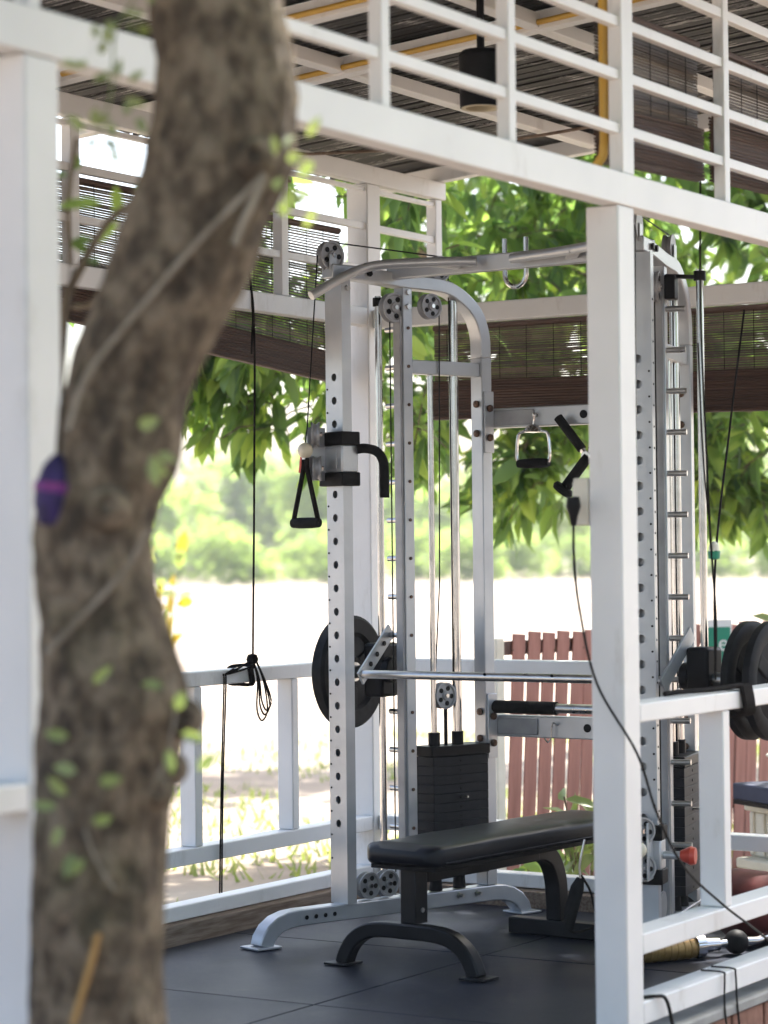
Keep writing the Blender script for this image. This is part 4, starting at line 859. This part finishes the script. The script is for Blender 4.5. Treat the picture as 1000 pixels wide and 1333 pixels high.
vl = [(120, 890, .9, .8), (150, 925, .6, -.9), (90, 958, -1, .1), (138, 965, 1, -.5), (100, 1005, -.9, .3), (128, 1018, 1, .1), (75, 1050, -1, .1), (80, 1075, -.4, -1), (95, 1110, -.3, -1), (150, 1105, 1, .1), (120, 1070, .8, .2), (145, 1165, .5, -.8), (110, 1118, -.6, -.6), (180, 1000, .5, .5), (212, 895, -.9, .3), (230, 925, .3, .9), (218, 975, .2, -.9), (235, 955, .8, -.2), (160, 835, .4, -1), (150, 780, .2, .9), (180, 555, .7, .2), (195, 600, .3, -.9), (258, 1003, .5, .5), (88, 1035, -.7, .7), (135, 1040, .4, .9)]
for x, y, dx, dz in [q for q in vl if (q[1] >= 880 and (q[0] <= 128 or q[0] > 205)) or q[1] < 620]:
    c = px(x, y, TD-.16-r.random()*.02)-tb; leafobj(ft, c, Vector((dx, -.25, dz)), Vector((r.uniform(-.3, .3), -1, r.uniform(-.2, .5))), r.uniform(.03, .046), r.uniform(.018, .026), 'leaf_young')
for x0, y0 in ((150, 30), (130, 85), (150, 120), (125, 175), (160, 150), (380, 190), (385, 230), (395, 260), (170, 20), (230, 600)):
    for k in range(4):
        c = px(x0+r.uniform(-25, 25), y0+r.uniform(-22, 22), TD-.12-r.random()*.06)-tb
        leafobj(ft, c, rnd_dir(r, -.2), Vector((r.uniform(-.5, .5), -1, r.uniform(-.2, .6))), r.uniform(.025, .042), r.uniform(.013, .022), 'leaf_young')
MB().tube(rt([(175, 0), (150, 40), (145, 120), (125, 185)], TD-.13), .002, 6).build('vine_stem', 'leaf_young', ft)
# tree out of view at the right, added to shade the pavilion front
tree('broadleaf_tree', 'unseen leafy tree added to shade the open front of the pavilion', (5.6, 2.9, GZ),
     [([(5.6, 2.9, GZ), (5.5, 2.9, 1.4), (5.3, 3.0, 2.8), (5.2, 3.0, 4.6)], .16, .06), ([(5.4, 3.0, 2.2), (4.4, 3.2, 3.2), (3.6, 3.4, 3.8)], .07, .03)],
     [((5.3, 3.0, 4.2), 1.6, 1), ((4.2, 3.2, 3.8), 1.2, 1), ((6.3, 3.2, 3.6), 1.4, 1), ((5.2, 2.0, 3.2), 1.3, 1), ((5.6, 4.2, 3.0), 1.3, 1), ((5.0, 3.0, 5.4), 1.4, .8), ((6.6, 4.6, 3.8), 1.4, .8), ((4.6, 1.2, 3.6), 1.3, .8)],
     .2, .09, 61, 9000, 0, group='trees around the pavilion')
# crown far above the frame, unseen, spread wide to dim the pavilion front
crn = MB(); r = random.Random(77)
for c, R in (((-.2, 3.6, 5.2), 1.4), ((-1.3, 3.2, 5.0), 1.4), ((.9, 3.9, 5.4), 1.5), ((-.6, 4.6, 5.8), 1.4), ((.1, 2.2, 5.0), 1.4), ((2.2, 4.4, 5.3), 1.5), ((1.5, 2.6, 5.0), 1.5), ((2.9, 3.0, 4.9), 1.4), ((3.4, 5.4, 5.2), 1.4), ((-1.9, 1.8, 4.8), 1.3)):
    for i in range(900):
        q = rnd_dir(r)*R*r.random()**.4; crn.add(*leaf_verts(Vector(c)+q-tb, rnd_dir(r, -.4), rnd_dir(r, .9), .17, .07))
crn.build('crown', 'leaf', ft, smooth=0, kind='stuff', recalc=False)
for a, b_ in (((-.25, 3.75, 3.1), (-.9, 3.3, 4.8)), ((-.2, 3.75, 3.0), (.5, 4.2, 5.0))):
    MB().tube(bez([tuple(Vector(a)-tb), tuple((Vector(a)*.5+Vector(b_)*.5)-tb+Vector((0, 0, .15))), tuple(Vector(b_)-tb)], 5), lambda i: .06-.004*i, 8).build('limb', 'bark', ft)
# thin dead branches leaning left of the trunk
br = thing('dry_branch', 'thin grey brown bare branch leaning between the white post and trunk', 'branch', px(72, 520, 4.6))
o_ = br.location
MB().tube(bez([tuple(px(x, y, 4.6)-o_) for x, y in ((72, 520), (85, 400), (105, 350), (140, 290), (175, 262), (205, 235))], 6), lambda i: .011-.0002*i, 7).build('stem', 'twig', br)
MB().tube(bez([tuple(px(x, y, 4.6)-o_) for x, y in ((85, 400), (120, 395), (150, 350), (180, 300))], 6), .006, 6).build('twig', 'twig', br)
MB().tube(bez([tuple(px(x, y, 4.55)-o_) for x, y in ((92, 345), (88, 270), (95, 210), (100, 180))], 6), .005, 6).build('twig', 'twig', br)
r = random.Random(31)
for x, y, L in ((135, 265, .09), (155, 290, .07), (120, 310, .06), (175, 255, .08), (110, 330, .06), (150, 240, .07), (100, 200, .07), (128, 345, .06), (88, 230, .06), (165, 320, .06)):
    leafobj(br, px(x, y, 4.55+r.random()*.1)-o_, rnd_dir(r, -.5), rnd_dir(r, .1)+Vector((0, -1, 0)), L, .026, 'leaf')
# purple pouch hung at the trunk
pp = thing('hanging_pouch', 'small purple and blue pouch hanging between the white post and trunk', 'pouch', px(66, 688, TD-.06)); pp.scale = (.95, .95, 1.0)
MB().lathe([(0, 0), (.022, .006), (.033, .035), (.034, .065), (.024, .10), (.010, .118), (0, .122)], (0, 0, 0), (.12, 0, 1), 20).build('body', 'purple', pp)
MB().lathe([(.0345, .058), (.0355, .062), (.0355, .07), (.0345, .074)], (0, 0, 0), (.12, 0, 1), 20).build('band', 'pink', pp)
MB().tube(bez([(.014, 0, .12), (.02, 0, .2), (.03, .0, .3), (.04, 0, .42)], 5), .003, 6).build('loop', 'cord', pp)

# ------------------------------------------------------------------ air
hz = MB().box((-410, -45, -1.6), (410, 690, 12.5)).mesh('haze', 0); hm = bpy.data.materials.new('haze_air'); hm.use_nodes = True; hn = hm.node_tree; hn.nodes.clear()
ho = hn.nodes.new('ShaderNodeOutputMaterial'); hv = hn.nodes.new('ShaderNodeVolumePrincipled'); hv.inputs['Color'].default_value = (.9, .93, .95, 1); hv.inputs['Density'].default_value = .0007; hv.inputs['Anisotropy'].default_value = .3
hn.links.new(hv.outputs[0], ho.inputs['Volume']); hz.materials.append(hm); hob = put('haze', hz, kind='stuff'); tag(hob, 'pale sunlit haze over the far field and trees', 'haze')
